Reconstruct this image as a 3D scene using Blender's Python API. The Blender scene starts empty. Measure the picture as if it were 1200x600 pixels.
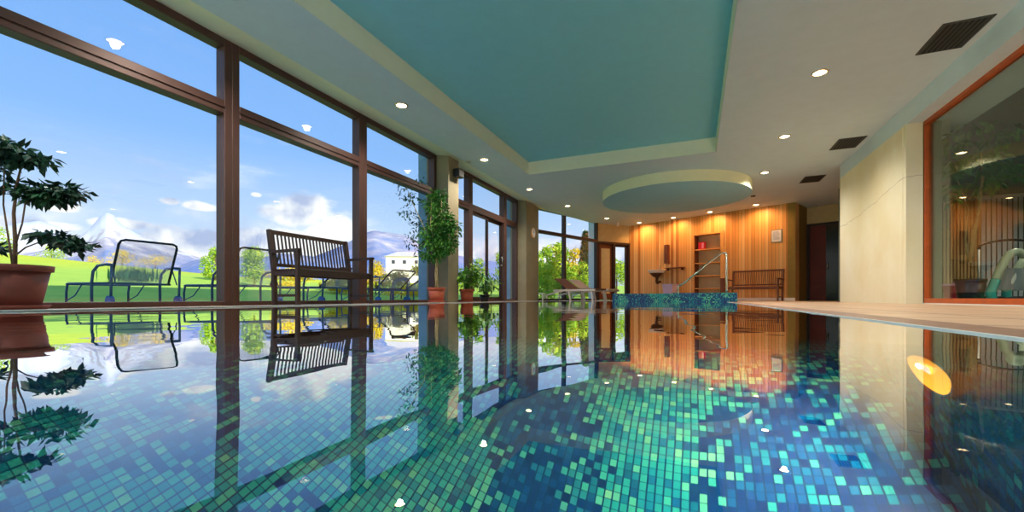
import bpy, math, random
from mathutils import Vector, Matrix
R = math.radians
SC = bpy.context.scene
COL = SC.collection

# ------------------------------------------------------------------ camera
F = 500.0; PX0 = 600.0; HY = 349.2; CZ = 0.085
YAW = math.atan(215/500.0)
CA, SA = math.cos(YAW), math.sin(YAW)
cd = bpy.data.cameras.new('camera'); cam = bpy.data.objects.new('camera', cd); COL.objects.link(cam)
cd.sensor_width = 36; cd.lens = 36*F/1200; cd.shift_y = (HY-300)/1200.0
cd.clip_start = 0.02; cd.clip_end = 6000
cam.location = (0, 0, CZ); cam.rotation_euler = (R(90), 0, YAW)
SC.camera = cam
SC.view_settings.view_transform = 'Standard'; SC.view_settings.look = 'None'
SC.view_settings.gamma = 1; SC.view_settings.use_curve_mapping = False
SC.view_settings.exposure = 0.38
try:
    SC.cycles.use_denoising = True; SC.cycles.max_bounces = 12
    SC.cycles.transparent_max_bounces = 24; SC.cycles.transmission_bounces = 10
    SC.cycles.sample_clamp_indirect = 6; SC.cycles.blur_glossy = 0.5
except Exception: pass

def P(px, f, z=0.0):
    "ground point seen at column px, at depth f in front of the camera"
    u = (px-PX0)/F
    return Vector((f*(u*CA-SA), f*(u*SA+CA), z))
def ZAT(py, f): return CZ + (HY-py)/F*f
def dirpx(px, py):
    u = (px-PX0)/F
    return Vector((u*CA-SA, u*SA+CA, (HY-py)/F)).normalized()

# ------------------------------------------------------------------ node helper
class NT:
    def __init__(s, nt): s.nt = nt; nt.nodes.clear()
    def n(s, t, **kw):
        nd = s.nt.nodes.new(t); ins = kw.pop('ins', {})
        for k, v in kw.items(): setattr(nd, k, v)
        for k, v in ins.items():
            if isinstance(v, bpy.types.NodeSocket): s.nt.links.new(v, nd.inputs[k])
            else: nd.inputs[k].default_value = v
        return nd
    def m(s, op, a, b=None, c=None):
        ins = {0: a}
        if b is not None: ins[1] = b
        if c is not None: ins[2] = c
        return s.n('ShaderNodeMath', operation=op, ins=ins).outputs[0]
    def vm(s, op, a, b=None):
        ins = {0: a}
        if b is not None: ins[1] = b
        nd = s.n('ShaderNodeVectorMath', operation=op, ins=ins)
        return nd.outputs['Value'] if op in ('LENGTH', 'DISTANCE', 'DOT_PRODUCT') else nd.outputs[0]
    def ramp(s, fac, stops, interp='LINEAR'):
        r = s.n('ShaderNodeValToRGB', ins={0: fac}); cr = r.color_ramp; cr.interpolation = interp
        while len(cr.elements) < len(stops): cr.elements.new(0.5)
        for e, (p, c) in zip(cr.elements, stops):
            e.position = p; e.color = (c[0], c[1], c[2], 1)
        return r.outputs[0]
    def mix(s, f, a, b, blend='MIX'):
        nd = s.n('ShaderNodeMix', data_type='RGBA', blend_type=blend)
        for k, v in ((0, f), (6, a), (7, b)):
            if isinstance(v, bpy.types.NodeSocket): s.nt.links.new(v, nd.inputs[k])
            else: nd.inputs[k].default_value = (v if k == 0 else (v[0], v[1], v[2], 1))
        return nd.outputs[2]
def L(r, g, b):
    f = lambda c: (c/255/12.92) if c <= 10 else ((c/255+.055)/1.055)**2.4
    return (f(r), f(g), f(b))

# ------------------------------------------------------------------ world: blue sky with cumulus
W = bpy.data.worlds.new('sky'); SC.world = W; W.use_nodes = True
t = NT(W.node_tree)
tc = t.n('ShaderNodeTexCoord').outputs['Generated']
sep = t.n('ShaderNodeSeparateXYZ', ins={0: t.vm('NORMALIZE', tc)})
zz = sep.outputs[2]
grad = t.ramp(zz, [(0.0, L(226, 236, 250)), (0.12, L(196, 219, 250)), (0.30, L(138, 184, 246)), (0.55, L(112, 165, 240)), (1.0, L(105, 150, 228))])
nz = t.n('ShaderNodeTexNoise', ins={'Vector': t.n('ShaderNodeMapping', ins={0: tc, 'Scale': (1, 1, 2.2)}).outputs[0], 'Scale': 7.0, 'Detail': 8.0, 'Roughness': 0.6}).outputs[0]
dens = None
# cumulus banks: (column, row, angular radius x, flatness)
for (cx, cy, rad, flat) in [(352, 250, .075, 2.1), (395, 268, .075, 2.0), (232, 242, .035, 3.0), (200, 236, .018, 2.2), (70, 242, .03, 2.6),
                            (300, 228, .012, 2.0), (330, 292, .12, 2.4), (240, 290, .10, 3.0), (140, 262, .035, 4.0), (450, 205, .02, 4.), (30, 262, .05, 5.)]:
    d0 = dirpx(cx, cy)
    dv = t.vm('SUBTRACT', t.vm('NORMALIZE', tc), tuple(d0))
    dv = t.vm('MULTIPLY', dv, (1, 1, flat))
    b = t.m('SUBTRACT', 1.0, t.m('DIVIDE', t.vm('LENGTH', dv), rad*1.7))
    b = t.m('MAXIMUM', b, 0.0)
    dens = b if dens is None else t.m('MAXIMUM', dens, b)
banks = t.n('ShaderNodeMapRange', interpolation_type='SMOOTHSTEP', ins={0: t.m('ADD', t.m('MULTIPLY', dens, 0.75), t.m('SUBTRACT', nz, 0.5)), 1: 0.22, 2: 0.42}).outputs[0]
# hazy white layer low over the horizon, broken by noise
low = t.n('ShaderNodeMapRange', interpolation_type='SMOOTHSTEP', ins={0: t.m('ADD', zz, t.m('MULTIPLY', t.m('SUBTRACT', nz, 0.5), 0.22)), 1: 0.16, 2: 0.07, 3: 0.0, 4: 0.92}).outputs[0]
high = t.n('ShaderNodeMapRange', interpolation_type='SMOOTHSTEP', ins={0: t.n('ShaderNodeTexNoise', ins={'Vector': t.n('ShaderNodeMapping', ins={0: tc, 'Scale': (1.4, 1.4, 6)}).outputs[0], 'Scale': 2.3, 'Detail': 9.0, 'Roughness': .62}).outputs[0], 1: 0.56, 2: 0.80, 3: 0.0, 4: .55}).outputs[0]
cl = t.m('MAXIMUM', t.m('MAXIMUM', banks, low), high)
nz2 = t.n('ShaderNodeTexNoise', ins={'Vector': tc, 'Scale': 11.0, 'Detail': 5.0}).outputs[0]
ccol = t.ramp(nz2, [(0.36, L(176, 190, 226)), (0.5, (0.98, 0.98, 1.0)), (1, (1.05, 1.05, 1.05))])
skyc = t.mix(cl, grad, ccol)
below = t.n('ShaderNodeMapRange', ins={0: zz, 1: -0.02, 2: 0.0}).outputs[0]
skyc = t.mix(below, (0.25, 0.30, 0.15), skyc)
bg = t.n('ShaderNodeBackground', ins={0: skyc, 1: 0.93})
t.n('ShaderNodeOutputWorld', ins={0: bg.outputs[0]})
try: W.cycles.sampling_method = 'MANUAL'; W.cycles.sample_map_resolution = 512
except Exception: pass

# ------------------------------------------------------------------ sun (behind the building, from the right)
sd = bpy.data.lights.new('sun', 'SUN'); sd.energy = 5.0; sd.angle = R(0.6); sd.color = (1, .93, .78)
so = bpy.data.objects.new('sun', sd); COL.objects.link(so)
so.rotation_euler = Vector((-0.85, 0.30, -0.43)).to_track_quat('-Z', 'Y').to_euler()

# ------------------------------------------------------------------ materials
def mat(name, col=(.5, .5, .5), rough=.5, metal=0, spec=.5, build=None, **kw):
    m = bpy.data.materials.new(name); m.use_nodes = True; t = NT(m.node_tree)
    b = t.n('ShaderNodeBsdfPrincipled'); t.n('ShaderNodeOutputMaterial', ins={0: b.outputs[0]})
    b.inputs['Roughness'].default_value = rough; b.inputs['Metallic'].default_value = metal
    b.inputs['Specular IOR Level'].default_value = spec
    amt = kw.get('var', .06); sc = kw.get('scale', 6.0)
    if build: build(t, b)
    else:
        co = t.n('ShaderNodeTexCoord').outputs['Object']
        nn = t.n('ShaderNodeTexNoise', ins={'Vector': co, 'Scale': sc, 'Detail': 4.0}).outputs[0]
        lo = tuple(c*(1-amt) for c in col); hi = tuple(min(1, c*(1+amt)) for c in col)
        t.nt.links.new(t.ramp(nn, [(.3, lo), (.7, hi)]), b.inputs['Base Color'])
        if kw.get('bump'):
            bp = t.n('ShaderNodeBump', ins={'Height': nn, 'Strength': kw['bump'], 'Distance': .01})
            t.nt.links.new(bp.outputs[0], b.inputs['Normal'])
    if kw.get('emit'):
        b.inputs['Emission Color'].default_value = (*kw['emit'], 1); b.inputs['Emission Strength'].default_value = kw.get('estr', 1)
    if kw.get('trans'):
        b.inputs['Alpha'].default_value = kw['trans']
    m.diffuse_color = (*col, 1)
    return m
def glass_mat(name, tint=(.97, .99, .98), ior=1.5):
    m = bpy.data.materials.new(name); m.use_nodes = True; t = NT(m.node_tree)
    fc = t.n('ShaderNodeLayerWeight', ins={'Blend': .5}).outputs['Facing']; f0 = ((ior-1)/(ior+1))**2
    fr = t.m('ADD', t.m('MULTIPLY', t.m('POWER', fc, 5.0), 1-f0), f0)
    tr = t.n('ShaderNodeBsdfTransparent', ins={0: (*tint, 1)}); gl = t.n('ShaderNodeBsdfGlossy', ins={0: (1, 1, 1, 1), 'Roughness': 0.0})
    mx = t.n('ShaderNodeMixShader', ins={0: fr, 1: tr.outputs[0], 2: gl.outputs[0]})
    t.n('ShaderNodeOutputMaterial', ins={0: mx.outputs[0]}); return m

def b_board(t, b):
    sp = t.n('ShaderNodeSeparateXYZ', ins={0: t.n('ShaderNodeTexCoord').outputs['Object']})
    x = t.m('DIVIDE', sp.outputs[0], 0.095); cell = t.m('FLOOR', x); fr = t.m('FRACT', x)
    rnd = t.n('ShaderNodeTexWhiteNoise', noise_dimensions='1D', ins={'W': cell}).outputs[0]
    c = t.ramp(rnd, [(0, L(190, 120, 54)), (.2, L(232, 168, 92)), (.6, L(244, 192, 118)), (1, L(250, 210, 146))])
    gv = t.n('ShaderNodeCombineXYZ', ins={0: t.m('MULTIPLY', sp.outputs[0], 60.0), 1: cell, 2: t.m('MULTIPLY', sp.outputs[2], 1.6)}).outputs[0]
    g = t.n('ShaderNodeTexNoise', ins={'Vector': gv, 'Scale': 1.0, 'Detail': 4.0}).outputs[0]
    c = t.mix(t.n('ShaderNodeMapRange', ins={0: g, 1: .35, 2: .75, 3: 0.0, 4: .35}).outputs[0], c, L(220, 140, 68))
    gap = t.m('LESS_THAN', fr, 0.06)
    c = t.mix(gap, c, L(88, 45, 18))
    t.nt.links.new(c, b.inputs['Base Color'])
    bp = t.n('ShaderNodeBump', ins={'Height': t.m('SUBTRACT', 1.0, gap), 'Strength': .5, 'Distance': .006})
    t.nt.links.new(bp.outputs[0], b.inputs['Normal'])
def b_mosaic(t, b):
    co = t.n('ShaderNodeTexCoord').outputs['Object']
    v = t.vm('DIVIDE', t.vm('ADD', co, (4.0625, 1.5125, 1.2625)), (.025, .025, .025))
    cell = t.vm('FLOOR', v); fr = t.vm('FRACTION', v)
    a = t.vm('ABSOLUTE', t.vm('SUBTRACT', fr, (.5, .5, .5)))
    s = t.n('ShaderNodeSeparateXYZ', ins={0: a})
    gr = t.m('MAXIMUM', t.m('GREATER_THAN', s.outputs[0], .405), t.m('MAXIMUM', t.m('GREATER_THAN', s.outputs[1], .455), t.m('GREATER_THAN', s.outputs[2], .44)))
    rnd = t.n('ShaderNodeTexWhiteNoise', noise_dimensions='3D', ins={'Vector': cell}).outputs[0]
    big = t.n('ShaderNodeTexNoise', ins={'Vector': cell, 'Scale': .03, 'Detail': 2.0}).outputs[0]
    mask = t.n('ShaderNodeMapRange', interpolation_type='SMOOTHSTEP', ins={0: t.m('ADD', big, t.m('MULTIPLY', t.m('SUBTRACT', rnd, .5), .10)), 1: .46, 2: .52}).outputs[0]
    dark = t.ramp(rnd, [(.0, L(0, 44, 100)), (.4, L(0, 66, 130)), (.7, L(0, 98, 150)), (.85, L(10, 140, 158)), (.95, L(50, 180, 164)), (1, L(90, 204, 166))])
    light = t.ramp(rnd, [(.0, L(0, 104, 150)), (.12, L(14, 150, 160)), (.5, L(34, 176, 162)), (.8, L(70, 200, 164)), (1, L(130, 218, 160))])
    c = t.mix(mask, dark, light)
    c = t.mix(gr, c, L(0, 58, 100))
    t.nt.links.new(c, b.inputs['Base Color'])
def b_deck(t, b):
    co = t.n('ShaderNodeTexCoord').outputs['Object']
    br = t.n('ShaderNodeTexBrick', offset=0.0, squash=1.0, ins={'Vector': co, 'Scale': 1.0, 'Color1': (*L(222, 186, 154), 1), 'Color2': (*L(206, 168, 136), 1), 'Mortar': (*L(120, 88, 68), 1),
            'Mortar Size': .014, 'Brick Width': .6, 'Row Height': .6, 'Bias': 0.0})
    nn = t.n('ShaderNodeTexNoise', ins={'Vector': co, 'Scale': 5.0, 'Detail': 6.0}).outputs[0]
    c = t.mix(t.n('ShaderNodeMapRange', ins={0: nn, 1: .35, 2: .7, 3: 0., 4: .5}).outputs[0], br.outputs[0], L(188, 148, 120))
    t.nt.links.new(c, b.inputs['Base Color'])
def b_grass(t, b):
    co = t.n('ShaderNodeTexCoord').outputs['Object']
    n1 = t.n('ShaderNodeTexNoise', ins={'Vector': co, 'Scale': .05, 'Detail': 4.0}).outputs[0]
    n2 = t.n('ShaderNodeTexNoise', ins={'Vector': co, 'Scale': 1.7, 'Detail': 8.0, 'Roughness': .7}).outputs[0]
    sp = t.n('ShaderNodeSeparateXYZ', ins={0: co})
    far = t.n('ShaderNodeMapRange', ins={0: t.m('ADD', sp.outputs[0], t.m('MULTIPLY', n1, 14.0)), 1: -14., 2: -27.}).outputs[0]
    c = t.mix(far, L(196, 224, 90), L(246, 232, 40))
    c = t.mix(t.n('ShaderNodeMapRange', ins={0: n2, 1: .3, 2: .7, 3: 0., 4: .45}).outputs[0], c, L(130, 184, 60))
    t.nt.links.new(c, b.inputs['Base Color'])
def b_leaf(c0, c1, c2):
    def f(t, b):
        co = t.n('ShaderNodeTexCoord').outputs['Object']
        n = t.n('ShaderNodeTexNoise', ins={'Vector': co, 'Scale': 3.5, 'Detail': 5.0, 'Roughness': .8}).outputs[0]
        t.nt.links.new(t.ramp(n, [(.3, c0), (.5, c1), (.7, c2)]), b.inputs['Base Color'])
    return f
def b_rock(k):
  def f(t, b):
      co = t.n('ShaderNodeTexCoord').outputs['Object']
      n = t.n('ShaderNodeTexNoise', ins={'Vector': t.n('ShaderNodeMapping', ins={0: co, 'Scale': (1, 1, 2.5)}).outputs[0], 'Scale': .018, 'Detail': 9.0, 'Roughness': .65}).outputs[0]
      z = t.n('ShaderNodeSeparateXYZ', ins={0: co}).outputs[2]
      s = t.m('ADD', t.m('MULTIPLY', z, k), n)
      c = t.ramp(s, [(.62, L(126, 146, 190)), (.80, L(176, 172, 188)), (.93, L(226, 216, 214)), (1, (0.9, .9, .93))])
      t.nt.links.new(c, b.inputs['Base Color'])
  return f
def b_stone(t, b):
    co = t.n('ShaderNodeTexCoord').outputs['Object']
    n = t.n('ShaderNodeTexNoise', ins={'Vector': co, 'Scale': 1.3, 'Detail': 6.0, 'Roughness': .6}).outputs[0]
    w = t.n('ShaderNodeTexNoise', ins={'Vector': t.n('ShaderNodeMapping', ins={0: co, 'Scale': (1, 1, .5)}).outputs[0], 'Scale': 1.2, 'Detail': 5.0}).outputs[0]
    c = t.ramp(t.m('MULTIPLY', t.m('ADD', n, w), .5), [(.35, L(236, 224, 184)), (.55, L(244, 238, 210)), (.7, L(248, 245, 228))])
    # hairline crack wandering across the panel
    sp = t.n('ShaderNodeSeparateXYZ', ins={0: co})
    zl = t.m('SUBTRACT', sp.outputs[2], t.m('ADD', t.m('MULTIPLY', sp.outputs[1], -.09), t.m('ADD', 2.42, t.m('MULTIPLY', n, .25))))
    cr = t.m('LESS_THAN', t.m('ABSOLUTE', zl), .006)
    c = t.mix(t.m('MULTIPLY', cr, .4), c, L(140, 120, 90))
    t.nt.links.new(c, b.inputs['Base Color'])

M = dict(
    ceil=mat('ceiling_paint', L(210, 230, 242), .75, var=.02),
    cove=mat('cove_teal_paint', L(146, 220, 240), .75, var=.02),
    coveside=mat('cove_side_paint', L(240, 240, 214), .75, var=.02),
    drum=mat('drum_blue_paint', L(168, 216, 232), .7, var=.02),
    drumside=mat('drum_side_paint', L(242, 242, 206), .7, var=.02),
    bronze=mat('bronze_frame', L(84, 58, 52), .45, .2),
    darkframe=mat('dark_frame', L(52, 36, 34), .5, .1),
    pillar=mat('pillar_plaster', L(140, 130, 104), .8, var=.12, scale=3),
    fin=mat('outside_concrete', L(120, 158, 186), .85, var=.1),
    finl=mat('pale_outside_wall', L(190, 216, 236), .85, var=.05),
    wood=mat('cedar_boards', (.6, .35, .15), .45, build=b_board),
    woodplain=mat('honey_wood', L(226, 168, 98), .5, var=.12, scale=9),
    wooddark=mat('brown_wood', L(120, 66, 40), .5, var=.15, scale=12),
    benchwood=mat('dark_bench_wood', L(58, 40, 36), .5, var=.15, scale=20),
    niche=mat('niche_back', L(206, 186, 146), .7),
    stone=mat('cream_panel', (.8, .7, .5), .65, build=b_stone),
    beige=mat('beige_wall', L(208, 190, 140), .8),
    olive=mat('olive_wall', L(152, 128, 62), .8),
    white=mat('white_paint', L(240, 240, 236), .4, var=.02),
    lip=mat('white_overflow_lip', L(250, 250, 250), .35, var=.01),
    deck=mat('deck_tiles', (.6, .45, .35), .38, build=b_deck),
    coping=mat('coping_tiles', L(152, 112, 88), .4, var=.15, scale=7),
    mosaic=mat('pool_mosaic', (.1, .5, .6), .25, build=b_mosaic),
    winframe=mat('orange_wood_frame', L(190, 88, 34), .4, var=.12, scale=10),
    reddoor=mat('red_brown_door', L(110, 30, 12), .5, var=.2, scale=3),
    blackdoor=mat('black_door_glass', L(12, 18, 14), .15),
    grass=mat('grass', (.4, .6, .1), .9, build=b_grass, spec=.1),
    patio=mat('patio_paving', L(176, 206, 200), .8, var=.1, scale=2),
    rock=mat('snowy_rock', (.8, .8, .9), .95, build=b_rock(.0040), spec=.1), rockb=mat('bare_rock', (.6, .6, .7), .95, build=b_rock(.0026), spec=.1),
    terra=mat('terracotta', L(112, 54, 46), .6, var=.1, scale=8),
    terrab=mat('terracotta_bright', L(176, 84, 58), .6, var=.1, scale=8),
    soil=mat('soil', L(60, 42, 30), .95, var=.3, scale=30),
    bark=mat('bark', L(108, 84, 66), .85, var=.25, scale=20),
    barkp=mat('pale_bark', L(196, 176, 128), .8, var=.2, scale=20),
    leafd=mat('dark_leaves', (.03, .1, .05), .5, build=b_leaf(L(12, 42, 40), L(24, 70, 52), L(50, 104, 60))),
    leafm=mat('ficus_leaves', (.05, .2, .05), .5, build=b_leaf(L(24, 80, 34), L(70, 136, 48), L(130, 180, 64))),
    leafl=mat('bright_leaves', (.3, .5, .1), .5, build=b_leaf(L(70, 140, 30), L(120, 184, 50), L(176, 214, 80))),
    treey=mat('autumn_leaves', (.6, .5, .1), .7, build=b_leaf(L(190, 170, 40), L(232, 206, 60), L(240, 170, 60)), spec=.1),
    treeg=mat('green_leaves', (.3, .5, .1), .7, build=b_leaf(L(84, 140, 44), L(160, 196, 56), L(236, 226, 60)), spec=.1),
    treed=mat('conifer_needles', (.05, .15, .08), .8, build=b_leaf(L(20, 54, 40), L(34, 84, 50), L(60, 110, 60)), spec=.1),
    tube=mat('blue_grey_tube', L(58, 84, 112), .4, .3),
    tubed=mat('black_tube', L(26, 26, 30), .4, .3),
    wheel=mat('blue_wheel', L(30, 80, 150), .5),
    chrome=mat('stainless_steel', L(210, 206, 196), .18, 1.0, var=.02),
    blackp=mat('black_plastic', L(22, 24, 28), .4),
    ceramic=mat('white_ceramic', L(244, 240, 230), .15, var=.01),
    shadedrain=mat('bowl_shade_and_drain', L(74, 52, 38), .3, .4),  # brown of the drain pipe, also painted shade under the washbasin
    red=mat('red_plastic', L(190, 24, 50), .4), pink=mat('pink_plastic', L(220, 150, 190), .4),
    lav=mat('lavender_plastic', L(200, 190, 226), .4),
    paper=mat('paper', L(244, 248, 252), .6, var=.01), ink=mat('ink', L(110, 140, 200), .6),
    brownfab=mat('brown_mesh_fabric', L(122, 74, 52), .8, var=.1, scale=40),
    tanfab=mat('pale_tan_fabric', L(216, 184, 160), .8, var=.08, scale=40),
    whitewood=mat('white_lounger_frame', L(222, 214, 204), .45, var=.04),
    slatb=mat('beige_slats', L(196, 164, 112), .6, var=.1), slatw=mat('white_blinds', L(214, 222, 232), .6, var=.05),
    roomwall=mat('grey_green_wall', L(96, 112, 98), .8), roomdark=mat('dark_room_ceiling', L(84, 92, 80), .8), roomfloor=mat('dark_room_floor', L(60, 58, 62), .5),
    greym=mat('grey_machine_shell', L(150, 164, 178), .4), mint=mat('pale_green_shell', L(206, 222, 200), .35), teal=mat('teal_plastic', L(70, 200, 196), .35),
    vent=mat('vent_metal', L(70, 74, 74), .5, .2), ventd=mat('vent_dark', L(24, 26, 26), .7),
    ring=mat('chrome_ring', L(226, 214, 196), .25, .6),
    lamp=mat('lamp_glass', (1, .8, .5), .3, emit=(1, .72, .38), estr=14),
    pool_lamp=mat('pool_lamp_glass', (1, .5, .1), .3, emit=(1, .38, .02), estr=3.4),
    pool_lamp_hot=mat('pool_lamp_bulb', (1, .8, .5), .3, emit=(1, .85, .6), estr=3),
    glass=glass_mat('window_glass'), glassr=glass_mat('tinted_glass', (.82, .88, .82), 1.45),
    meshf=None, house=mat('house_white', L(250, 246, 238), .7, var=.02), roofw=mat('house_roof', L(226, 214, 206), .7), wdark=mat('house_window', L(70, 70, 90), .3),
)
def mesh_fabric():
    m = bpy.data.materials.new('sheer_mesh_fabric'); m.use_nodes = True; t = NT(m.node_tree)
    d = t.n('ShaderNodeBsdfDiffuse', ins={0: (*L(200, 196, 214), 1)}); tr = t.n('ShaderNodeBsdfTransparent')
    mx = t.n('ShaderNodeMixShader', ins={0: .38, 1: tr.outputs[0], 2: d.outputs[0]}); t.n('ShaderNodeOutputMaterial', ins={0: mx.outputs[0]}); return m
M['meshf'] = mesh_fabric()
def water_mat():
    m = bpy.data.materials.new('pool_water'); m.use_nodes = True; t = NT(m.node_tree)
    co = t.n('ShaderNodeTexCoord').outputs['Object']
    n1 = t.n('ShaderNodeTexNoise', ins={'Vector': co, 'Scale': 1.6, 'Detail': 2.0}).outputs[0]
    n2 = t.n('ShaderNodeTexNoise', ins={'Vector': co, 'Scale': 7.0, 'Detail': 1.0}).outputs[0]
    h = t.m('ADD', n1, t.m('MULTIPLY', n2, .12))
    bp = t.n('ShaderNodeBump', ins={'Height': h, 'Strength': 1.0, 'Distance': .0035}).outputs[0]
    fr = t.n('ShaderNodeFresnel', ins={'IOR': 1.33, 'Normal': bp}).outputs[0]
    fac = t.m('MINIMUM', t.m('ADD', t.m('MULTIPLY', fr, 1.55), .03), 1.0)
    rf = t.n('ShaderNodeBsdfRefraction', ins={0: (.86, .97, 1.0, 1), 'Roughness': 0.03, 'IOR': 1.33, 'Normal': bp})
    gl = t.n('ShaderNodeBsdfGlossy', ins={0: (1, 1, 1, 1), 'Roughness': 0.0, 'Normal': bp})
    mx = t.n('ShaderNodeMixShader', ins={0: fac, 1: rf.outputs[0], 2: gl.outputs[0]}); t.n('ShaderNodeOutputMaterial', ins={0: mx.outputs[0]}); return m
M['water'] = water_mat()

# ------------------------------------------------------------------ mesh builder
class MB:
    def __init__(s): s.v = []; s.f = []; s.sm = []
    def add(s, vs, fs, smooth=False):
        o = len(s.v); s.v += [tuple(v) for v in vs]; s.f += [tuple(i+o for i in f) for f in fs]; s.sm += [smooth]*len(fs); return s
    def box(s, x0, x1, y0, y1, z0, z1, mtx=None, bev=0.0):
        x0, x1 = sorted((x0, x1)); y0, y1 = sorted((y0, y1)); z0, z1 = sorted((z0, z1))
        if bev > 0 and min(x1-x0, y1-y0, z1-z0) > 2.2*bev:
            vs = []; idx = {}
            for i, xs in enumerate((x0, x1)):
                for j, ys in enumerate((y0, y1)):
                    for k, zs in enumerate((z0, z1)):
                        sx, sy, sz = (1-2*i)*bev, (1-2*j)*bev, (1-2*k)*bev
                        idx[i, j, k, 'x'] = len(vs); vs.append((xs, ys+sy, zs+sz))
                        idx[i, j, k, 'y'] = len(vs); vs.append((xs+sx, ys, zs+sz))
                        idx[i, j, k, 'z'] = len(vs); vs.append((xs+sx, ys+sy, zs))
            fs = []
            q = lambda *a: fs.append(tuple(idx[b] for b in a))
            for i in (0, 1):
                q((i,0,0,'x'),(i,1,0,'x'),(i,1,1,'x'),(i,0,1,'x')); q((0,i,0,'y'),(1,i,0,'y'),(1,i,1,'y'),(0,i,1,'y')); q((0,0,i,'z'),(1,0,i,'z'),(1,1,i,'z'),(0,1,i,'z'))
                for j in (0, 1):
                    q((i,j,0,'x'),(i,j,1,'x'),(i,j,1,'y'),(i,j,0,'y')); q((i,0,j,'x'),(i,1,j,'x'),(i,1,j,'z'),(i,0,j,'z')); q((0,i,j,'y'),(1,i,j,'y'),(1,i,j,'z'),(0,i,j,'z'))
                    for k in (0, 1): q((i,j,k,'x'),(i,j,k,'y'),(i,j,k,'z'))
        else:
            vs = [(x, y, z) for x in (x0, x1) for y in (y0, y1) for z in (z0, z1)]
            fs = [(0, 1, 3, 2), (4, 6, 7, 5), (0, 4, 5, 1), (2, 3, 7, 6), (0, 2, 6, 4), (1, 5, 7, 3)]
        if mtx: vs = [mtx @ Vector(v) for v in vs]
        return s.add(vs, fs)
    def bar(s, a, b, w, d, up=(0, 0, 1)):
        a, b = Vector(a), Vector(b); ax = (b-a).normalized(); up = Vector(up)
        if abs(ax.dot(up)) > .98: up = Vector((1, 0, 0))
        sx = ax.cross(up).normalized(); sy = sx.cross(ax).normalized()
        vs = [p+sx*i*w/2+sy*j*d/2 for p in (a, b) for i, j in ((-1, -1), (1, -1), (1, 1), (-1, 1))]
        return s.add(vs, [(0, 1, 2, 3), (7, 6, 5, 4), (0, 4, 5, 1), (1, 5, 6, 2), (2, 6, 7, 3), (3, 7, 4, 0)])
    def tube(s, pts, r, n=8, cap=True):
        pts = [Vector(p) for p in pts]; rs = r if isinstance(r, (list, tuple)) else [r]*len(pts)
        vs = []; up = None
        for i, p in enumerate(pts):
            a = pts[max(0, i-1)]; b = pts[min(len(pts)-1, i+1)]; ax = (b-a).normalized()
            if up is None:
                up = Vector((0, 0, 1)) if abs(ax.z) < .9 else Vector((1, 0, 0))
            sx = ax.cross(up).normalized(); up = sx.cross(ax).normalized()
            for k in range(n):
                th = 2*math.pi*k/n; vs.append(p+(sx*math.cos(th)+up*math.sin(th))*rs[i])
        fs = [(i*n+k, i*n+(k+1) % n, (i+1)*n+(k+1) % n, (i+1)*n+k) for i in range(len(pts)-1) for k in range(n)]
        if cap: fs += [tuple(range(n-1, -1, -1)), tuple((len(pts)-1)*n+k for k in range(n))]
        return s.add(vs, fs, True)
    def lathe(s, prof, n=28, c=(0, 0, 0)):
        vs = [(c[0]+r*math.cos(2*math.pi*k/n), c[1]+r*math.sin(2*math.pi*k/n), c[2]+z) for r, z in prof for k in range(n)]
        fs = [(i*n+k, i*n+(k+1) % n, (i+1)*n+(k+1) % n, (i+1)*n+k) for i in range(len(prof)-1) for k in range(n)]
        return s.add(vs, fs, True)
    def prism(s, poly, z0, z1, caps=(True, True)):
        n = len(poly); vs = [(x, y, z0) for x, y in poly]+[(x, y, z1) for x, y in poly]
        fs = [(i, (i+1) % n, n+(i+1) % n, n+i) for i in range(n)]
        if caps[0]: fs.append(tuple(range(n-1, -1, -1)))
        if caps[1]: fs.append(tuple(range(n, 2*n)))
        return s.add(vs, fs)
    def leaf(s, p, d, n, ln, w):
        d = d.normalized(); sd = d.cross(n)
        if sd.length < 1e-3: sd = d.orthogonal()
        sd.normalize(); nn = sd.cross(d)
        s.add([p, p+d*ln*.45+sd*w/2, p+d*ln-nn*ln*.15, p+d*ln*.45-sd*w/2], [(0, 1, 2, 3)])
        return s
    def build(s, name, m, parent=None, loc=(0, 0, 0), rotz=0):
        me = bpy.data.meshes.new(name); me.from_pydata(s.v, [], s.f); me.materials.append(m)
        me.polygons.foreach_set('use_smooth', s.sm); me.update()
        import bmesh
        if 1 < len(s.f) < 20000:
            bm = bmesh.new(); bm.from_mesh(me); bmesh.ops.recalc_face_normals(bm, faces=bm.faces); bm.to_mesh(me); bm.free()
        o = bpy.data.objects.new(name, me); COL.objects.link(o)
        if parent: o.parent = parent
        o.location = loc; o.rotation_euler = (0, 0, rotz)
        return o
def tag(o, label=None, cat=None, group=None, kind=None):
    if label: o['label'] = label
    if cat: o['category'] = cat
    if group: o['group'] = group
    if kind: o['kind'] = kind
    return o
def thing(name, label, cat, loc=(0, 0, 0), rotz=0, group=None, kind=None):
    o = bpy.data.objects.new(name, None); COL.objects.link(o); o.empty_display_size = .1
    o.location = loc; o.rotation_euler = (0, 0, rotz)
    return tag(o, label, cat, group, kind)
def dup(root, loc, rotz=None, label=None, group=None):
    r = root.copy(); COL.objects.link(r); r.location = loc
    if rotz is not None: r.rotation_euler = (0, 0, rotz)
    if label: r['label'] = label
    if group: r['group'] = group
    for ch in list(root.children):
        c = ch.copy(); COL.objects.link(c); c.parent = r
        for g in list(ch.children):
            d = g.copy(); COL.objects.link(d); d.parent = c
    return r
def struct(name, mb, m, label=None, parent=None, cat=None, **kw):
    o = mb.build(name, m, parent, **kw)
    if not parent: tag(o, label, cat, kind='structure')
    return o
def segframe(p0, p1):
    dx, dy = p1[0]-p0[0], p1[1]-p0[1]
    return (p0[0], p0[1], 0), math.atan2(dy, dx), math.hypot(dx, dy)

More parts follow.
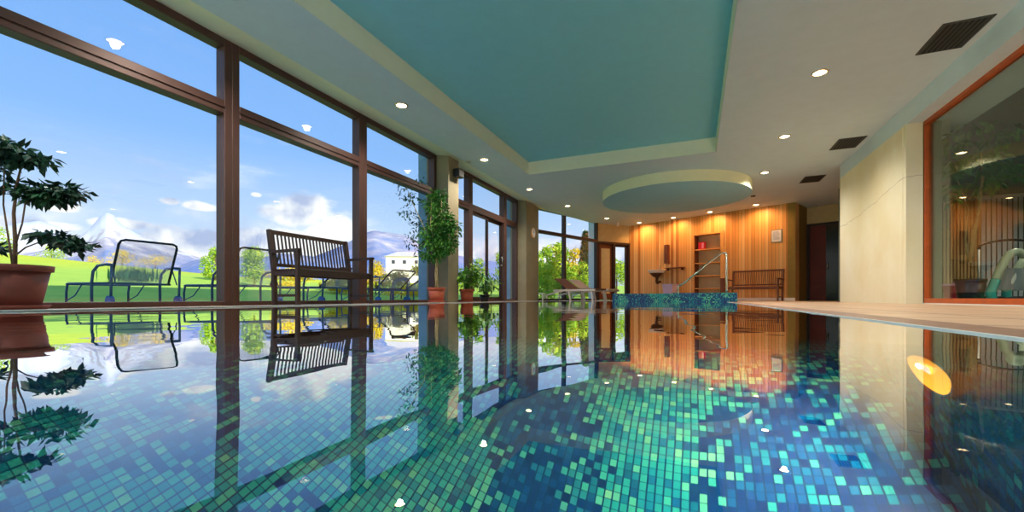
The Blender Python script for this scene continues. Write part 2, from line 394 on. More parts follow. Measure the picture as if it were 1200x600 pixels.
# ================================================================== SETTING
CEIL = 2.87; COVE = 3.15
XW = -4.8                                    # inner plane of the window wall
PL, PR, PY0, PY1 = -4.05, .625, -1.5, 11.9   # pool
A3 = (-4.62, 12.6); B3 = (-3.36, 15.86)      # angled window bay
WA = (-2.36, 17.0); WB = (2.67, 14.65)       # cedar wall
KA = (3.17, 15.74); KB = (5.6, 14.61)        # door plane of the passage

# floor deck around the pool (one slab with the pool opening left out)
mb = MB()
mb.box(-4.95, PL, -2.5, 13.0, -.3, 0)
mb.prism([(PL, PY1), (PR+.18, PY1), (5.8, PY1), (5.8, 18), (-2, 18), (-3.5, 16), (-4.7, 12.7), (-4.95, 12.6)], -.3, 0)
mb.box(PR+.18, 3.1, -2.5, PY1, -.3, 0)
mb.box(PL, PR+.18, -2.5, PY0, -.3, 0)
struct('floor', mb, M['deck'], 'brown-beige tiled pool deck', cat='floor')
mb = MB(); mb.box(PR+.011, PR+.18, PY0, PY1, -.3, .001)
struct('trim_1', mb, M['coping'], 'darker brown coping strip along the right pool edge', cat='coping')
mb = MB(); mb.box(PR-.001, PR+.011, PY0, PY1, -.03, .0015); mb.box(PL-.03, PL, PY0, PY1, -.02, .008); mb.box(PL-.02, PR, PY1, PY1+.02, -.02, .003)
struct('trim_2', mb, M['lip'], 'thin white overflow lip around the pool', cat='pool edge')
# pool shell
mb = MB(); ZF = -1.25
mb.add([(PL, PY0, ZF), (PR, PY0, ZF), (PR, PY1, ZF), (PL, PY1, ZF), (PL, PY0, 0), (PR, PY0, 0), (PR, PY1, 0), (PL, PY1, 0)],
       [(0, 1, 2, 3), (0, 4, 5, 1), (1, 5, 6, 2), (2, 6, 7, 3), (3, 7, 4, 0)])
struct('floor_pool_basin', mb, M['mosaic'], 'blue and turquoise mosaic basin of the pool', cat='pool basin')
mb = MB(); mb.add([(PL, PY0, -.003), (PR, PY0, -.003), (PR, PY1, -.003), (PL, PY1, -.003)], [(0, 1, 2, 3)])
o = mb.build('pool_water', M['water']); tag(o, 'still clear pool water mirroring the window wall', 'water', kind='structure')

# ceiling: lower ceiling around a raised cove
mb = MB()
cx0, cx1, cy0, cy1 = -3.46, .36, -1.2, 9.0
T = 3.45
mb.box(-4.34, cx0, -2.5, cy1, CEIL, T); mb.box(cx1, 3.3, -2.5, cy1, CEIL, T); mb.box(cx0, cx1, -2.5, cy0, CEIL, T)
mb.prism([(-4.34, cy1), (3.3, cy1), (5.8, cy1), (5.8, 17.3), (WA[0], 17.3), (WA[0]-.1, 17.05), (B3[0]-.12, B3[1]+.1), (-4.34, 13.0)], CEIL, T)
# lighter strip sloping up to the window heads
mb2 = MB()
mb2.add([(-4.34, -2.5, CEIL), (-4.34, 13.0, CEIL), (-4.98, 12.62, 2.98), (-4.98, -2.5, 2.98), (-4.34, -2.5, T), (-4.34, 13.0, T), (-4.98, 12.62, T), (-4.98, -2.5, T)],
        [(0, 1, 2, 3), (0, 3, 7, 4), (1, 5, 6, 2), (3, 2, 6, 7), (4, 7, 6, 5)])
struct('ceiling', mb, M['ceil'], 'flat pale ceiling around the raised centre', cat='ceiling')
struct('ceiling_window_strip', mb2, M['coveside'], 'pale yellow-green ceiling strip rising to the window heads', cat='ceiling')
mb = MB(); e = .003
mb.add([(cx0+e, cy0, CEIL), (cx0+e, cy1-e, CEIL), (cx1-e, cy1-e, CEIL), (cx1-e, cy0, CEIL), (cx0+e, cy0, COVE), (cx0+e, cy1-e, COVE), (cx1-e, cy1-e, COVE), (cx1-e, cy0, COVE)],
       [(0, 1, 5, 4), (1, 2, 6, 5), (2, 3, 7, 6), (3, 0, 4, 7)])
struct('ceiling_cove_side', mb, M['coveside'], 'pale upright sides of the ceiling recess', cat='ceiling')
mb = MB(); mb.box(cx0-.05, cx1+.05, cy0-.05, cy1+.05, COVE, T)
struct('ceiling_cove_top', mb, M['cove'], 'teal top of the rectangular ceiling recess', cat='ceiling')
# round drum hanging under the ceiling over the whirlpool
DC = P(789, 11.0); DR = 1.78
mb = MB(); mb.lathe([(DR, -.25), (DR, .02)], 72, (DC.x, DC.y, CEIL)); drum = struct('ceiling_drum', mb, M['drumside'], 'round drum hanging under the ceiling above the whirlpool', cat='ceiling')
mb = MB(); mb.lathe([(0.001, -.252), (DR-.012, -.252), (DR, -.25)], 72, (DC.x, DC.y, CEIL)); struct('drum_underside', mb, M['drum'], parent=drum)
# roof above and outer shell that keep the sun out
mb = MB(); mb.prism([(-5.3, -3.2), (8.2, -3.2), (8.2, 17.6), (-2.5, 17.6), (-3.9, 15.95), (-5.3, 13.0)], 3.45, 3.9)
struct('roof', mb, M['fin'], 'roof slab of the pool hall', cat='roof')

# window wall: one structure per glazed bay
def bay(name, Y0, Y1, zt=2.98, sill=.05, transom=2.19, posts=(.085, .085), label='', th=.13, ext=()):
    root = thing(name, label, 'window', (XW, Y0, 0), R(90), kind='structure')   # local x along +Y, local -y = towards +X... (room)
    Ln = Y1-Y0; f = MB()
    a, b = posts
    f.box(0, a, -.04, .11, 0, zt, bev=.006); f.box(Ln-b, Ln, -.04, .11, 0, zt, bev=.006)
    f.box(a, Ln-b, -.04, .11, zt-.12, zt, bev=.006); f.box(a, Ln-b, -.05, .11, 0, sill, bev=.006)
    f.box(a, Ln-b, -.04, .11, transom-.075, transom+.075, bev=.006)
    f.box(a, Ln-b, -.055, -.035, transom-.012, transom+.012)
    for e in ext: f.box(*e)
    f.build('window_frame', M['bronze'], root)
    g = MB(); g.box(a, Ln-b, .035, .043, sill, transom-.07); g.box(a, Ln-b, .035, .043, transom+.07, zt-.11)
    g.build('window_pane', M['glass'], root)
    return root
bay('window_1', -1.0, 1.1, label='bronze-framed glass bay nearest, left of the big terracotta pot')
bay('window_2', 1.1, 3.15, label='bronze-framed glass bay behind the big terracotta pot')
bay('window_3', 3.15, 5.2, label='bronze-framed glass bay behind the slatted bench')
bay('window_4', 5.2, 7.25, label='bronze-framed glass bay left of the first pillar')
bay('window_5', 7.65, 8.68, label='narrow glass bay just behind the first pillar')
bay('window_6', 10.62, 11.5, label='narrow glass bay left of the pillar with the clock')
# sliding door between them
root = thing('door_1', 'dark-framed glass sliding door to the garden', 'door', (XW, 8.68, 0), R(90), kind='structure')
f = MB(); Ln = 10.62-8.68
f.box(0, .08, -.04, .11, 0, 2.98); f.box(Ln-.08, Ln, -.04, .11, 0, 2.98); f.box(.08, Ln-.08, -.04, .11, 2.86, 2.98); f.box(.08, Ln-.08, -.04, .11, 2.115, 2.265); f.box(.08, Ln-.08, -.03, .1, 0, .03)
f.build('door_frame', M['bronze'], root)
for i, (a, b, y) in enumerate(((.08, .97, 0.0), (.97, Ln-.08, .05))):
    lf = MB(); lf.box(a, a+.06, y, y+.04, .03, 2.115); lf.box(b-.06, b, y, y+.04, .03, 2.115); lf.box(a+.06, b-.06, y, y+.04, 2.04, 2.115); lf.box(a+.06, b-.06, y, y+.04, .03, .11)
    l = lf.build('door_leaf', M['darkframe'], root); g = MB(); g.box(a+.06, b-.06, y+.015, y+.022, .11, 2.04); g.build('door_pane', M['glass'], l)
    if i == 1:
        h = MB(); h.tube([(b-.03, y-.05, .95), (b-.03, y-.05, 1.2)], .01); h.box(b-.036, b-.024, y-.05, y, .96, .98); h.box(b-.036, b-.024, y-.05, y, 1.17, 1.19); h.build('door_handle', M['chrome'], l)
g = MB(); g.box(.08, Ln-.08, .035, .043, 2.265, 2.86); g.build('window_pane', M['glass'], root)
# pillars
mb = MB(); mb.box(-5.0, -4.49, 7.25, 7.65, -.02, 3.0)
struct('wall_pillar', mb, M['pillar'], 'square plastered pillar behind the ficus, nearer of two', cat='pillar')
mb = MB(); mb.box(-5.2, -5.0, 7.25, 7.65, -.1, 3.4); struct('wall_outside_fin', mb, M['fin'], 'outside concrete face of the nearer pillar', cat='pillar')
mb = MB(); mb.prism([(-5.0, 11.5), (-4.5, 11.5), (-4.5, 12.56), (-4.7, 12.7), (-5.0, 12.7)], -.02, 3.0)
struct('wall_pillar', mb, M['pillar'], 'wide plastered pillar with the round clock', cat='pillar')
mb = MB(); mb.box(-5.2, -5.0, 11.5, 12.7, -.1, 3.4); struct('wall_outside_fin', mb, M['fin'], 'outside concrete face of the clock pillar', cat='pillar')

# angled bay
loc, rz, Ln = segframe(A3, B3)
root = thing('window_7', 'angled dark-framed glass bay behind the loungers', 'window', loc, rz, kind='structure')
f = MB(); zt = 2.98; mm = (P(667, 14.3).xy-Vector(A3)).length
for a, b in ((0, .07), (mm-.05, mm+.05), (Ln-.1, Ln)): f.box(a, b, -.04, .08, 0, zt)
for a, b in ((.07, mm-.05), (mm+.05, Ln-.1)):
    f.box(a, b, -.04, .08, zt-.09, zt); f.box(a, b, -.04, .08, 0, .06); f.box(a, b, -.04, .08, 2.15, 2.25)
f.build('window_frame', M['darkframe'], root)
g = MB()
for a, b in ((.07, mm-.05), (mm+.05, Ln-.1)): g.box(a, b, .02, .028, .06, 2.15); g.box(a, b, .02, .028, 2.25, zt-.09)
g.build('window_pane', M['glass'], root)
f = MB(); f.box(Ln-.02, Ln+.1, .09, .38, -.1, 3.4)
struct('wall_outside_return', f, M['finl'], 'pale blue outside wall end beyond the angled bay', cat='wall', loc=loc, rotz=rz)

# short beige wall with garden door
loc, rz, Ln = segframe(B3, WA)
f = MB(); f.box(0, Ln, 0, .2, 2.2, 3.2); struct('wall_back_left', f, M['beige'], 'short beige wall above the far garden door', cat='wall', loc=loc, rotz=rz)
root = thing('door_2', 'far garden door with dark frame beside the cedar wall', 'door', loc, rz, kind='structure')
f = MB(); f.box(0, .06, -.05, .2, 0, 2.2); f.box(Ln*.5-.05, Ln*.5+.05, -.05, .15, 0, 2.12); f.box(Ln-.07, Ln, -.05, .2, 0, 2.2); f.box(.06, Ln-.07, -.05, .15, 2.12, 2.2); f.build('door_frame', M['darkframe'], root)
l = MB().box(.06, Ln*.5-.05, .03, .08, 0.02, 2.12).build('door_leaf', M['wooddark'], root)
MB().box(.2, Ln*.5-.16, .02, .03, .25, 1.95).build('door_panel', M['beige'], l)
l = MB().box(Ln*.5+.05, Ln*.5+.12, .03, .08, 0.02, 2.12).box(Ln-.14, Ln-.07, .03, .08, .02, 2.12).box(Ln*.5+.12, Ln-.14, .03, .08, 2.04, 2.12).box(Ln*.5+.12, Ln-.14, .03, .08, .02, .14).build('door_leaf', M['darkframe'], root)
MB().box(Ln*.5+.12, Ln-.14, .05, .057, .14, 2.04).build('door_pane', M['glass'], l)

# cedar wall with shelf niche
wloc, wrz, WL = segframe(WA, WB)
wd = Vector((WB[0]-WA[0], WB[1]-WA[1])).normalized(); wn = Vector((wd.y, -wd.x))   # wn points to the room
wmat = Matrix.Translation((WA[0], WA[1], 0)) @ Matrix.Rotation(wrz, 4, 'Z')
def on_wall(px, py, off=0.0):
    "local (s, z) on the cedar wall plane shifted off metres into the room, and its depth"
    u = (px-PX0)/F; d = Vector((u*CA-SA, u*SA+CA)); a = Vector(WA)+wn*off
    fdep = a.dot(wn)/d.dot(wn); p = d*fdep
    return (p-a).dot(wd), CZ+(HY-py)/F*fdep, fdep
s0, z1, _ = on_wall(813.5, 276.5); s1, _, _ = on_wall(844.5, 276)
ZN0 = .12; ZN1 = z1
f = MB(); f.box(0, s0, 0, .35, 0, 3.2); f.box(s1, WL, 0, .35, 0, 3.2); f.box(s0, s1, 0, .35, ZN1, 3.2); f.box(s0, s1, 0, .35, 0, ZN0)
struct('wall_back', f, M['wood'], 'cedar-board back wall of the pool hall', cat='wall', loc=wloc, rotz=wrz)
f = MB(); f.box(s0, s1, .3, .36, ZN0, ZN1); struct('wall_niche_back', f, M['niche'], 'beige back of the shelf niche in the cedar wall', cat='wall', loc=wloc, rotz=wrz)
f = MB(); f.box(0, WL, -.02, 0, 0, .09); struct('baseboard_back', f, M['white'], 'white baseboard of the cedar wall', cat='baseboard', loc=wloc, rotz=wrz)

# passage beside it
loc, rz, Ln = segframe(WB, KA)
f = MB(); f.box(0.0, Ln, 0, .2, 0, 3.2); struct('wall_passage_left', f, M['olive'], 'olive side wall of the passage', cat='wall', loc=loc, rotz=rz)
loc, rz, Ln = segframe(KA, KB)
f = MB(); f.box(0, Ln, 0, .15, 2.36, 3.2); f.box(0, Ln, .2, .3, 0, 2.4); struct('wall_passage_back', f, M['beige'], 'beige wall above the passage doors', cat='wall', loc=loc, rotz=rz)
root = thing('door_3', 'red-brown passage doors with a dark glass leaf', 'door', loc, rz, kind='structure')
f = MB(); f.box(0, .07, -.03, .1, 0, 2.36); f.box(.07, Ln, -.03, .1, 2.28, 2.36); f.box(.93, 1.0, -.03, .1, 0, 2.28); f.build('door_frame', M['darkframe'], root)
MB().box(.07, .48, .02, .07, .02, 2.28).build('door_leaf', M['reddoor'], root)
l = MB().box(.48, .82, .03, .08, .02, 2.28).build('door_leaf', M['blackdoor'], root)
MB().tube([(.52, -.03, .95), (.52, -.03, 1.15)], .012).box(.513, .527, -.03, .03, .96, .98).box(.513, .527, -.03, .03, 1.12, 1.14).build('door_handle', M['chrome'], l)
MB().box(.82, Ln, .02, .07, .02, 2.28).build('door_leaf', M['reddoor'], root)

# right side: cream panel, beam, window
f = MB(); f.box(2.8, 3.03, 7.93, 11.0, 0, 2.6); f.box(2.792, 2.808, 8.02, 8.03, 0, 2.6); struct('wall_right', f, M['stone'], 'cream stone wall panel on the right', cat='wall')
f = MB(); f.box(2.8, 3.6, -2.5, 11.0, 2.6, CEIL+.2); struct('wall_beam_right', f, M['ceil'], 'white ceiling beam above the right window', cat='beam')
f = MB(); f.box(2.985, 3.35, -2.5, 7.93, -.02, .014); struct('wall_sill_right', f, M['white'], 'pale plinth under the right window', cat='wall')
f = MB(); f.box(2.99, 3.03, 7.90, 7.935, 0, 2.6); struct('trim_3', f, M['beige'], 'beige return beside the right window', cat='wall')
root = thing('window_8', 'big orange-wood-framed window on the right', 'window', (3.02, 7.93, 0), R(-90), kind='structure')
f = MB(); Ln = 9.5
f.box(.0, .035, -.03, .05, .015, 2.6, bev=.005); f.box(Ln-.07, Ln, -.03, .05, .015, 2.6); f.box(.035, Ln-.07, -.03, .05, 2.555, 2.6); f.box(.035, Ln-.07, -.03, .05, .015, .08); f.box(4.4, 4.47, -.03, .05, .08, 2.555)
f.build('window_frame', M['winframe'], root)
g = MB(); g.box(.035, 4.4, .02, .03, .08, 2.555); g.box(4.47, Ln-.07, .02, .03, .08, 2.555); g.build('window_pane', M['glassr'], root)

# room behind the right window
f = MB(); f.box(3.35, 8, -2.5, 12.3, -.3, -.0); struct('floor_fitness_room', f, M['roomfloor'], 'dark floor of the room behind the right window', cat='floor')
f = MB(); f.box(3.6, 8, -2.5, 12.3, 2.75, 3.4); struct('ceiling_fitness_room', f, M['roomdark'], 'dark ceiling of the room behind the right window', cat='ceiling')
f = MB(); f.box(3.4, 8, 12.05, 12.3, 0, 2.75); f.box(3.04, 3.2, 7.94, 12.05, 0, 2.6); struct('wall_fitness_room_back', f, M['roomwall'], 'grey-green wall of the room behind the right window', cat='wall')
f = MB(); f.box(8, 8.2, -2.5, 12.3, 0, 3.4); struct('wall_fitness_room_right', f, M['roomwall'], 'far side wall of the room behind the right window', cat='wall')
f = MB(); f.box(-5, 8.2, -2.7, -2.5, -.3, 3.4); struct('wall_front', f, M['beige'], 'wall behind the camera', cat='wall')
f = MB(); f.box(-5.0, -4.8, -2.5, -1.0, 0, 3.4); struct('wall_left', f, M['beige'], 'short wall left of the first glass bay', cat='wall')
f = MB(); f.box(5.6, 5.8, 12.4, 17.3, 0, 3.4); f.box(3.4, 5.8, 12.3, 12.4, 0, 3.4); struct('wall_passage_right', f, M['beige'], 'hidden right wall of the passage', cat='wall')

# ================================================================== OUTSIDE GROUND
def gz(x, y):
    d = max(0.0, -5.0-x); dd = math.hypot(max(0, -x-5), max(0, y-13)*.6)
    z = -.06 + 3.3*(1-math.exp(-(max(0, dd-6)/38.0)**1.5)) + .45*min(1, max(0, dd-3.4)/5.0)
    z += .9*math.exp(-(((x+34)/11.0)**2+((y-7)/11.0)**2))
    return z - max(0, dd-95)*.05
random.seed(3)
mb = MB(); xs = [-5.25, -7, -9, -11]+[-11-(i+1)*2.2 for i in range(60)]; ys = [-60+i*2.5 for i in range(84)]
vs = [(x, y, gz(x, y)+(0 if x > -9 else random.uniform(-.03, .03))) for x in xs for y in ys]; ny = len(ys)
mb.add(vs, [(i*ny+j, i*ny+j+1, (i+1)*ny+j+1, (i+1)*ny+j) for i in range(len(xs)-1) for j in range(ny-1)], True)
o = mb.build('lawn', M['grass']); tag(o, 'sunlit green lawn rising to yellow fields', 'lawn', kind='structure')
mb = MB(); xs = [-5.25+i*2.2 for i in range(22)]; ys = [13.0+i*2.5 for i in range(36)]
ny = len(ys); vs = [(x, y, gz(x, y)-.01) for x in xs for y in ys]
ok = lambda x, y: y > 17.6 or (x < -4.2)
mb.add(vs, [(i*ny+j, i*ny+j+1, (i+1)*ny+j+1, (i+1)*ny+j) for i in range(len(xs)-1) for j in range(ny-1) if ok(xs[i+1]-.01, ys[j])], True)
mb.prism([(-4.2, 13.2), (-3.0, 16.4), (-2.4, 17.6), (-2.4, 18.2), (-4.3, 18.2)], -.2, -.07)
o = mb.build('lawn_far', M['grass']); tag(o, 'lawn beyond the far end of the hall', 'lawn', kind='structure')
mb = MB(); mb.box(-8.4, -4.95, -6, 12.8, -.3, -.03); o = mb.build('patio', M['patio']); tag(o, 'pale paved terrace outside the windows', 'terrace', kind='structure')

# mountains: heightfields ridges far away
def mountain(name, label, pts, f0, depth, seed):
    random.seed(seed)
    n = 110; x0, x1 = pts[0][0], pts[-1][0]; rows = [0, .12, .25, .4, .55, .7, .85, 1.0, 1.2, 1.6]
    def crest(px):
        for (a, b), (c, d) in zip(pts, pts[1:]):
            if a <= px <= c:
                k = (px-a)/(c-a); return b+(d-b)*k
        return pts[-1][1]
    from mathutils import noise
    vs = []
    for i in range(n+1):
        px = x0+(x1-x0)*i/n; top = ZAT(crest(px), f0)
        for r in rows:
            f = f0-depth*(1-r) if r <= 1 else f0+depth*(r-1)
            prof = r**.85 if r <= 1 else max(0, 1-(r-1)*1.6)
            p = P(px, f); h = top*prof
            nn = noise.fractal(Vector((p.x*.012, p.y*.012, seed)), 1.0, 2.1, 5)
            h += nn*top*.13*math.sin(min(1, r)*math.pi*.92+.15) if 0 < r else 0
            vs.append((p.x, p.y, max(-8, h if r else -8)))
    m = len(rows); mb = MB()
    mb.add(vs, [(i*m+j, (i+1)*m+j, (i+1)*m+j+1, i*m+j+1) for i in range(n) for j in range(m-1)], True)
    return tag(mb.build(name, M['rock' if seed < 6 else 'rockb']), label, 'mountain')
mountain('mountain', 'snowy cone-shaped peak left of centre in the big window', [(20, 300), (60, 291), (88, 279), (105, 268), (118, 253), (125, 249), (133, 252), (142, 262), (160, 274), (185, 284), (215, 296), (245, 305)], 900, 380, 2.0)
mountain('mountain', 'low pale ridge left of the snowy cone', [(-160, 306), (-60, 280), (-10, 272), (20, 262), (45, 259), (70, 266), (90, 280), (120, 300)], 1150, 420, 5.0)
mountain('mountain', 'brown and blue mountain right of the slatted bench', [(330, 312), (370, 300), (400, 288), (425, 274), (437, 270), (455, 273), (475, 276), (492, 285), (520, 296), (560, 304), (620, 312)], 850, 380, 9.0)
mountain('mountain', 'long dim range low behind the bench', [(190, 318), (225, 306), (262, 298), (300, 303), (330, 297), (362, 300), (400, 306), (440, 314)], 700, 260, 13.0)

# trees
def tree(name, label, cat, px, f, top, wpx, m, n=1400, kind='round', group='trees outside the windows', trunk=.25, base=None):
    random.seed(int(px*7+f*13)); p = P(px, f); g = gz(p.x, p.y) if base is None else base
    H = ZAT(top, f)-g; Rr = wpx/2/F*f
    root = thing(name, label, cat, (p.x, p.y, g), 0, group)
    mb = MB(); ls = max(.07, H*.055)
    if kind == 'cone':
        for i in range(n):
            k = random.random()**.7; z = H*(1-.93*k); rr = Rr*k*(.55+.45*((z*9/H) % 1.0))*math.sqrt(random.random()); a = random.random()*6.283
            d = Vector((math.cos(a), math.sin(a), -.35)); mb.leaf(Vector((rr*math.cos(a), rr*math.sin(a), z)), d, Vector((0, 0, 1)), ls*1.3, ls*.45)
    else:
        blobs = [(random.uniform(-.55, .55)*Rr, random.uniform(-.55, .55)*Rr, H*random.uniform(trunk+.12, .84), random.uniform(.32, .5)*Rr) for _ in range(9)]
        blobs.append((0, 0, H*.88, Rr*.36)); blobs.append((0, 0, H*.5, Rr*.6))
        for i in range(n):
            b = random.choice(blobs); v = Vector((random.gauss(0, 1), random.gauss(0, 1), random.gauss(0, 1))).normalized()
            q = Vector((b[0], b[1], b[2]))+Vector((v.x*b[3], v.y*b[3], v.z*min(b[3], H*.16)*1.1))*random.uniform(.65, 1.05)
            if q.z < 0: q.z = random.random()*.3
            mb.leaf(q, Vector((random.gauss(0, 1), random.gauss(0, 1), random.gauss(0, .6))), v, ls, ls*.7)
    mb.build('foliage', m, root)
    tb = MB(); tb.tube([(0, 0, -.2), (0.02*H, 0, H*.3), (0, .02*H, H*.8)], [.03*H, .022*H, .008*H], 7); tb.build('trunk', M['bark'], root)
    return root
tree('broadleaf_tree', 'rounded green tree at the left edge of the first window', 'tree', -8, 30, 266, 50, M['treeg'], 1500)
tree('shrub', 'small yellow bush left of the snowy peak', 'bush', 108, 60, 300, 26, M['treey'], 700)
tree('shrub', 'yellow-green bush behind the drooping leaf cluster', 'bush', 60, 46, 287, 36, M['treeg'], 900)
tree('shrub', 'orange-yellow bush seen through left half of first sun chair back', 'bush', 143, 44, 293, 34, M['treey'], 900)
tree('shrub', 'broad orange bush seen through right half of first sun chair back', 'bush', 182, 44, 298, 40, M['treey'], 900)
tree('broadleaf_tree', 'pale leafy tree just left of the thick window post', 'tree', 252, 19, 290, 34, M['treeg'], 2200, trunk=.05)
tree('broadleaf_tree', 'yellow-green tree left of the slatted bench', 'tree', 298, 17, 290, 46, M['treeg'], 2600, trunk=.05)
tree('shrub', 'orange bush behind the seat of the slatted bench', 'bush', 345, 15, 314, 70, M['treey'], 2200, trunk=.0)
tree('shrub', 'low gold bush behind the right half of the slatted bench', 'bush', 398, 15, 316, 56, M['treey'], 2200, trunk=.0)
tree('shrub', 'yellow bush right of the slatted bench', 'bush', 440, 17, 307, 40, M['treey'], 2200, trunk=.0)
tree('shrub', 'green-yellow bush below the white house', 'bush', 470, 15, 319, 44, M['treey'], 2200, trunk=.0)
tree('shrub', 'gold bush left of the ficus pot', 'bush', 499, 17, 310, 36, M['treey'], 2200, trunk=.0)
tree('broadleaf_tree', 'yellow tree seen in the left leaf of the sliding door', 'tree', 562, 26, 303, 26, M['treeg'], 1200, trunk=.1)
tree('broadleaf_tree', 'taller pale tree seen in the right leaf of the sliding door', 'tree', 586, 26, 295, 28, M['treeg'], 1400, trunk=.1)
tree('shrub', 'low hedge bush behind the leafy potted plant', 'bush', 542, 22, 322, 46, M['treeg'], 1200, trunk=.0)
tree('shrub', 'low hedge bush at the foot of the sliding door', 'bush', 575, 22, 326, 50, M['treeg'], 1200, trunk=.0)
tree('shrub', 'low bush right of the sliding door', 'bush', 604, 22, 318, 30, M['treeg'], 1200, trunk=.0)
tree('broadleaf_tree', 'yellow-green tree left in the angled bay', 'tree', 640, 27, 289, 34, M['treeg'], 2600, trunk=.0)
tree('broadleaf_tree', 'tallest rounded tree in the middle of the angled bay', 'tree', 656, 25, 284, 40, M['treeg'], 2600, trunk=.0)
tree('broadleaf_tree', 'bushy tree behind the middle post of the angled bay', 'tree', 674, 27, 291, 36, M['treey'], 2200, trunk=.0)
tree('conifer', 'dark pointed conifer in the angled bay', 'tree', 686, 23, 269, 22, M['treed'], 2600, 'cone')
tree('shrub', 'dense green shrub behind the brown lounger', 'bush', 640, 20, 310, 40, M['treeg'], 2200, trunk=.0)
tree('shrub', 'dense green shrub behind the pale lounger', 'bush', 682, 21, 308, 44, M['treeg'], 2200, trunk=.0)
tree('shrub', 'green shrub outside the far garden door', 'bush', 722, 24, 305, 36, M['treeg'], 1600, trunk=.0)
tree('shrub', 'tall green shrub left of the conifer', 'bush', 662, 20, 313, 34, M['treeg'], 1800, trunk=.0)
# clumps of ornamental grass
for i, (px, f, lab) in enumerate(((148, 12, 'tuft of tall grass behind left side of first sun chair'), (168, 12.5, 'tuft of tall grass behind right side of first sun chair'))):
    p = P(px, f); random.seed(i); mb = MB()
    for k in range(150):
        a = random.random()*6.28; q = Vector((random.gauss(0, .18), random.gauss(0, .18), 0)); mb.leaf(q, Vector((math.cos(a)*.28, math.sin(a)*.28, 1)), Vector((math.cos(a), math.sin(a), 0)), random.uniform(.28, .5), .03)
    tag(mb.build('ornamental_grass', M['treed'], loc=(p.x, p.y, gz(p.x, p.y))), lab, 'ornamental grass', 'grass tufts on the lawn')

# white house
p = P(477, 62); g = gz(p.x, p.y)
hz = thing('house', 'white gabled house on the rise beyond the terrace', 'house', (p.x, p.y, 0), R(30))
w2 = 2.5; z0 = g-.5; ze = ZAT(303, 62); zr = ZAT(295, 62)
MB().box(-w2, w2, -3, 3, z0, ze).build('wall', M['house'], hz)
MB().add([(-w2-.2, -3.2, ze), (w2+.2, -3.2, ze), (w2+.2, 3.2, ze), (-w2-.2, 3.2, ze), (-w2+1.2, 0, zr), (w2-1.2, 0, zr)], [(0, 1, 5, 4), (1, 2, 5), (2, 3, 4, 5), (3, 0, 4), (0, 3, 2, 1)]).build('roof', M['roofw'], hz)
for x in (-1.7, -.2, 1.4): MB().box(x, x+.45, -3.04, -3, ze-1.0, ze-.5).build('window', M['wdark'], hz)

# ================================================================== SUN CHAIRS OUTSIDE
def sun_chair(label, loc, rotz, recline=68, group='sun chairs on the terrace'):
    """local: x = towards the feet, width along y (0.68)"""
    root = thing('sun_chair', label, 'sun chair', loc, rotz, group); w = .34
    th = R(recline); bx, bz = -.0, .30; Lb = .58
    tx, tz = bx-math.cos(th)*Lb, bz+math.sin(th)*Lb
    f = MB()
    for s in (-1, 1):
        f.tube([(1.02, s*w, .30), (.98, s*w, .31), (bx, s*w, bz)], .014)
    f.tube([(1.02, -w, .30), (1.02, w, .30)], .014); f.tube([(bx, -w, bz), (bx, w, bz)], .014)
    f.build('seat_frame', M['tube'], root)
    s_ = MB(); s_.box(.02, 1.0, -w+.02, w-.02, .298, .306); s_.build('seat', M['meshf'], root)
    b = MB(); k = .06
    def bp(y, l): return (bx-math.cos(th)*l, y, bz+math.sin(th)*l)
    b.tube([bp(-w+.02, 0), bp(-w+.02, Lb-k), bp(-w+.035, Lb-.02), bp(-w+.08, Lb), bp(w-.08, Lb), bp(w-.035, Lb-.02), bp(w-.02, Lb-k), bp(w-.02, 0)], .015)
    bf = b.build('backrest_frame', M['tubed'], root)
    c = MB(); c.add([bp(-w+.03, .02), bp(w-.03, .02), bp(w-.03, Lb-.06), bp(w-.08, Lb-.01), bp(-w+.08, Lb-.01), bp(-w+.03, Lb-.06)], [(0, 1, 2, 3, 4, 5)]); c.build('backrest', M['meshf'], root)
    for s in (-1, 1):
        a = MB(); y = s*(w+.035)
        a.tube([(.30, y, .012), (.305, y, .30), (.27, y, .45), (.16, y, .52), (-.02, y, .53), (-.16, y, .52)], .017); a.tube([(-.16, y, .52), (-.15, y, .3), (-.14, y, .1)], .015)
        a.build('armrest', M['tube'], root)
        l = MB(); l.tube([(1.0, s*w, .30), (1.03, s*w, .2), (1.03, s*w, .012)], .014); l.build('leg', M['tube'], root)
        wv = MB(); cx, cz = -.12, .075
        vs = [(cx+.07*math.cos(2*math.pi*i/20), y2, cz+.07*math.sin(2*math.pi*i/20)) for y2 in (y-.02, y+.02) for i in range(20)]
        wv.add(vs, [(i, (i+1) % 20, 20+(i+1) % 20, 20+i) for i in range(20)]+[tuple(range(20)), tuple(range(39, 19, -1))]); wv.build('wheel', M['wheel'], root)
        MB().tube([bp(s*(w-.01), .2), (-.16, s*w, .29)], .008).build('strut', M['tube'], root); MB().tube([(.62, s*w, .3), (.8, s*w, .15), (1.02, s*w, .08)], .008).build('strut', M['tube'], root)
    return root
G = -.03
sun_chair('sun chair nearest, upright sheer back, between big pot and window post', (-6.72, 3.235, G), R(180), 68)
sun_chair('sun chair half hidden behind the left end of the slatted bench', (-6.15, 4.35, G), R(180), 68)
sun_chair('reclined sun chair seen through the legs of the slatted bench', (-5.95, 5.75, G), R(180), 34)
sun_chair('reclined sun chair right of the slatted bench', (-5.75, 7.0, G), R(172), 38)
sun_chair('reclined sun chair furthest, left of the ficus pot', (-6.3, 8.6, G), R(178), 30)

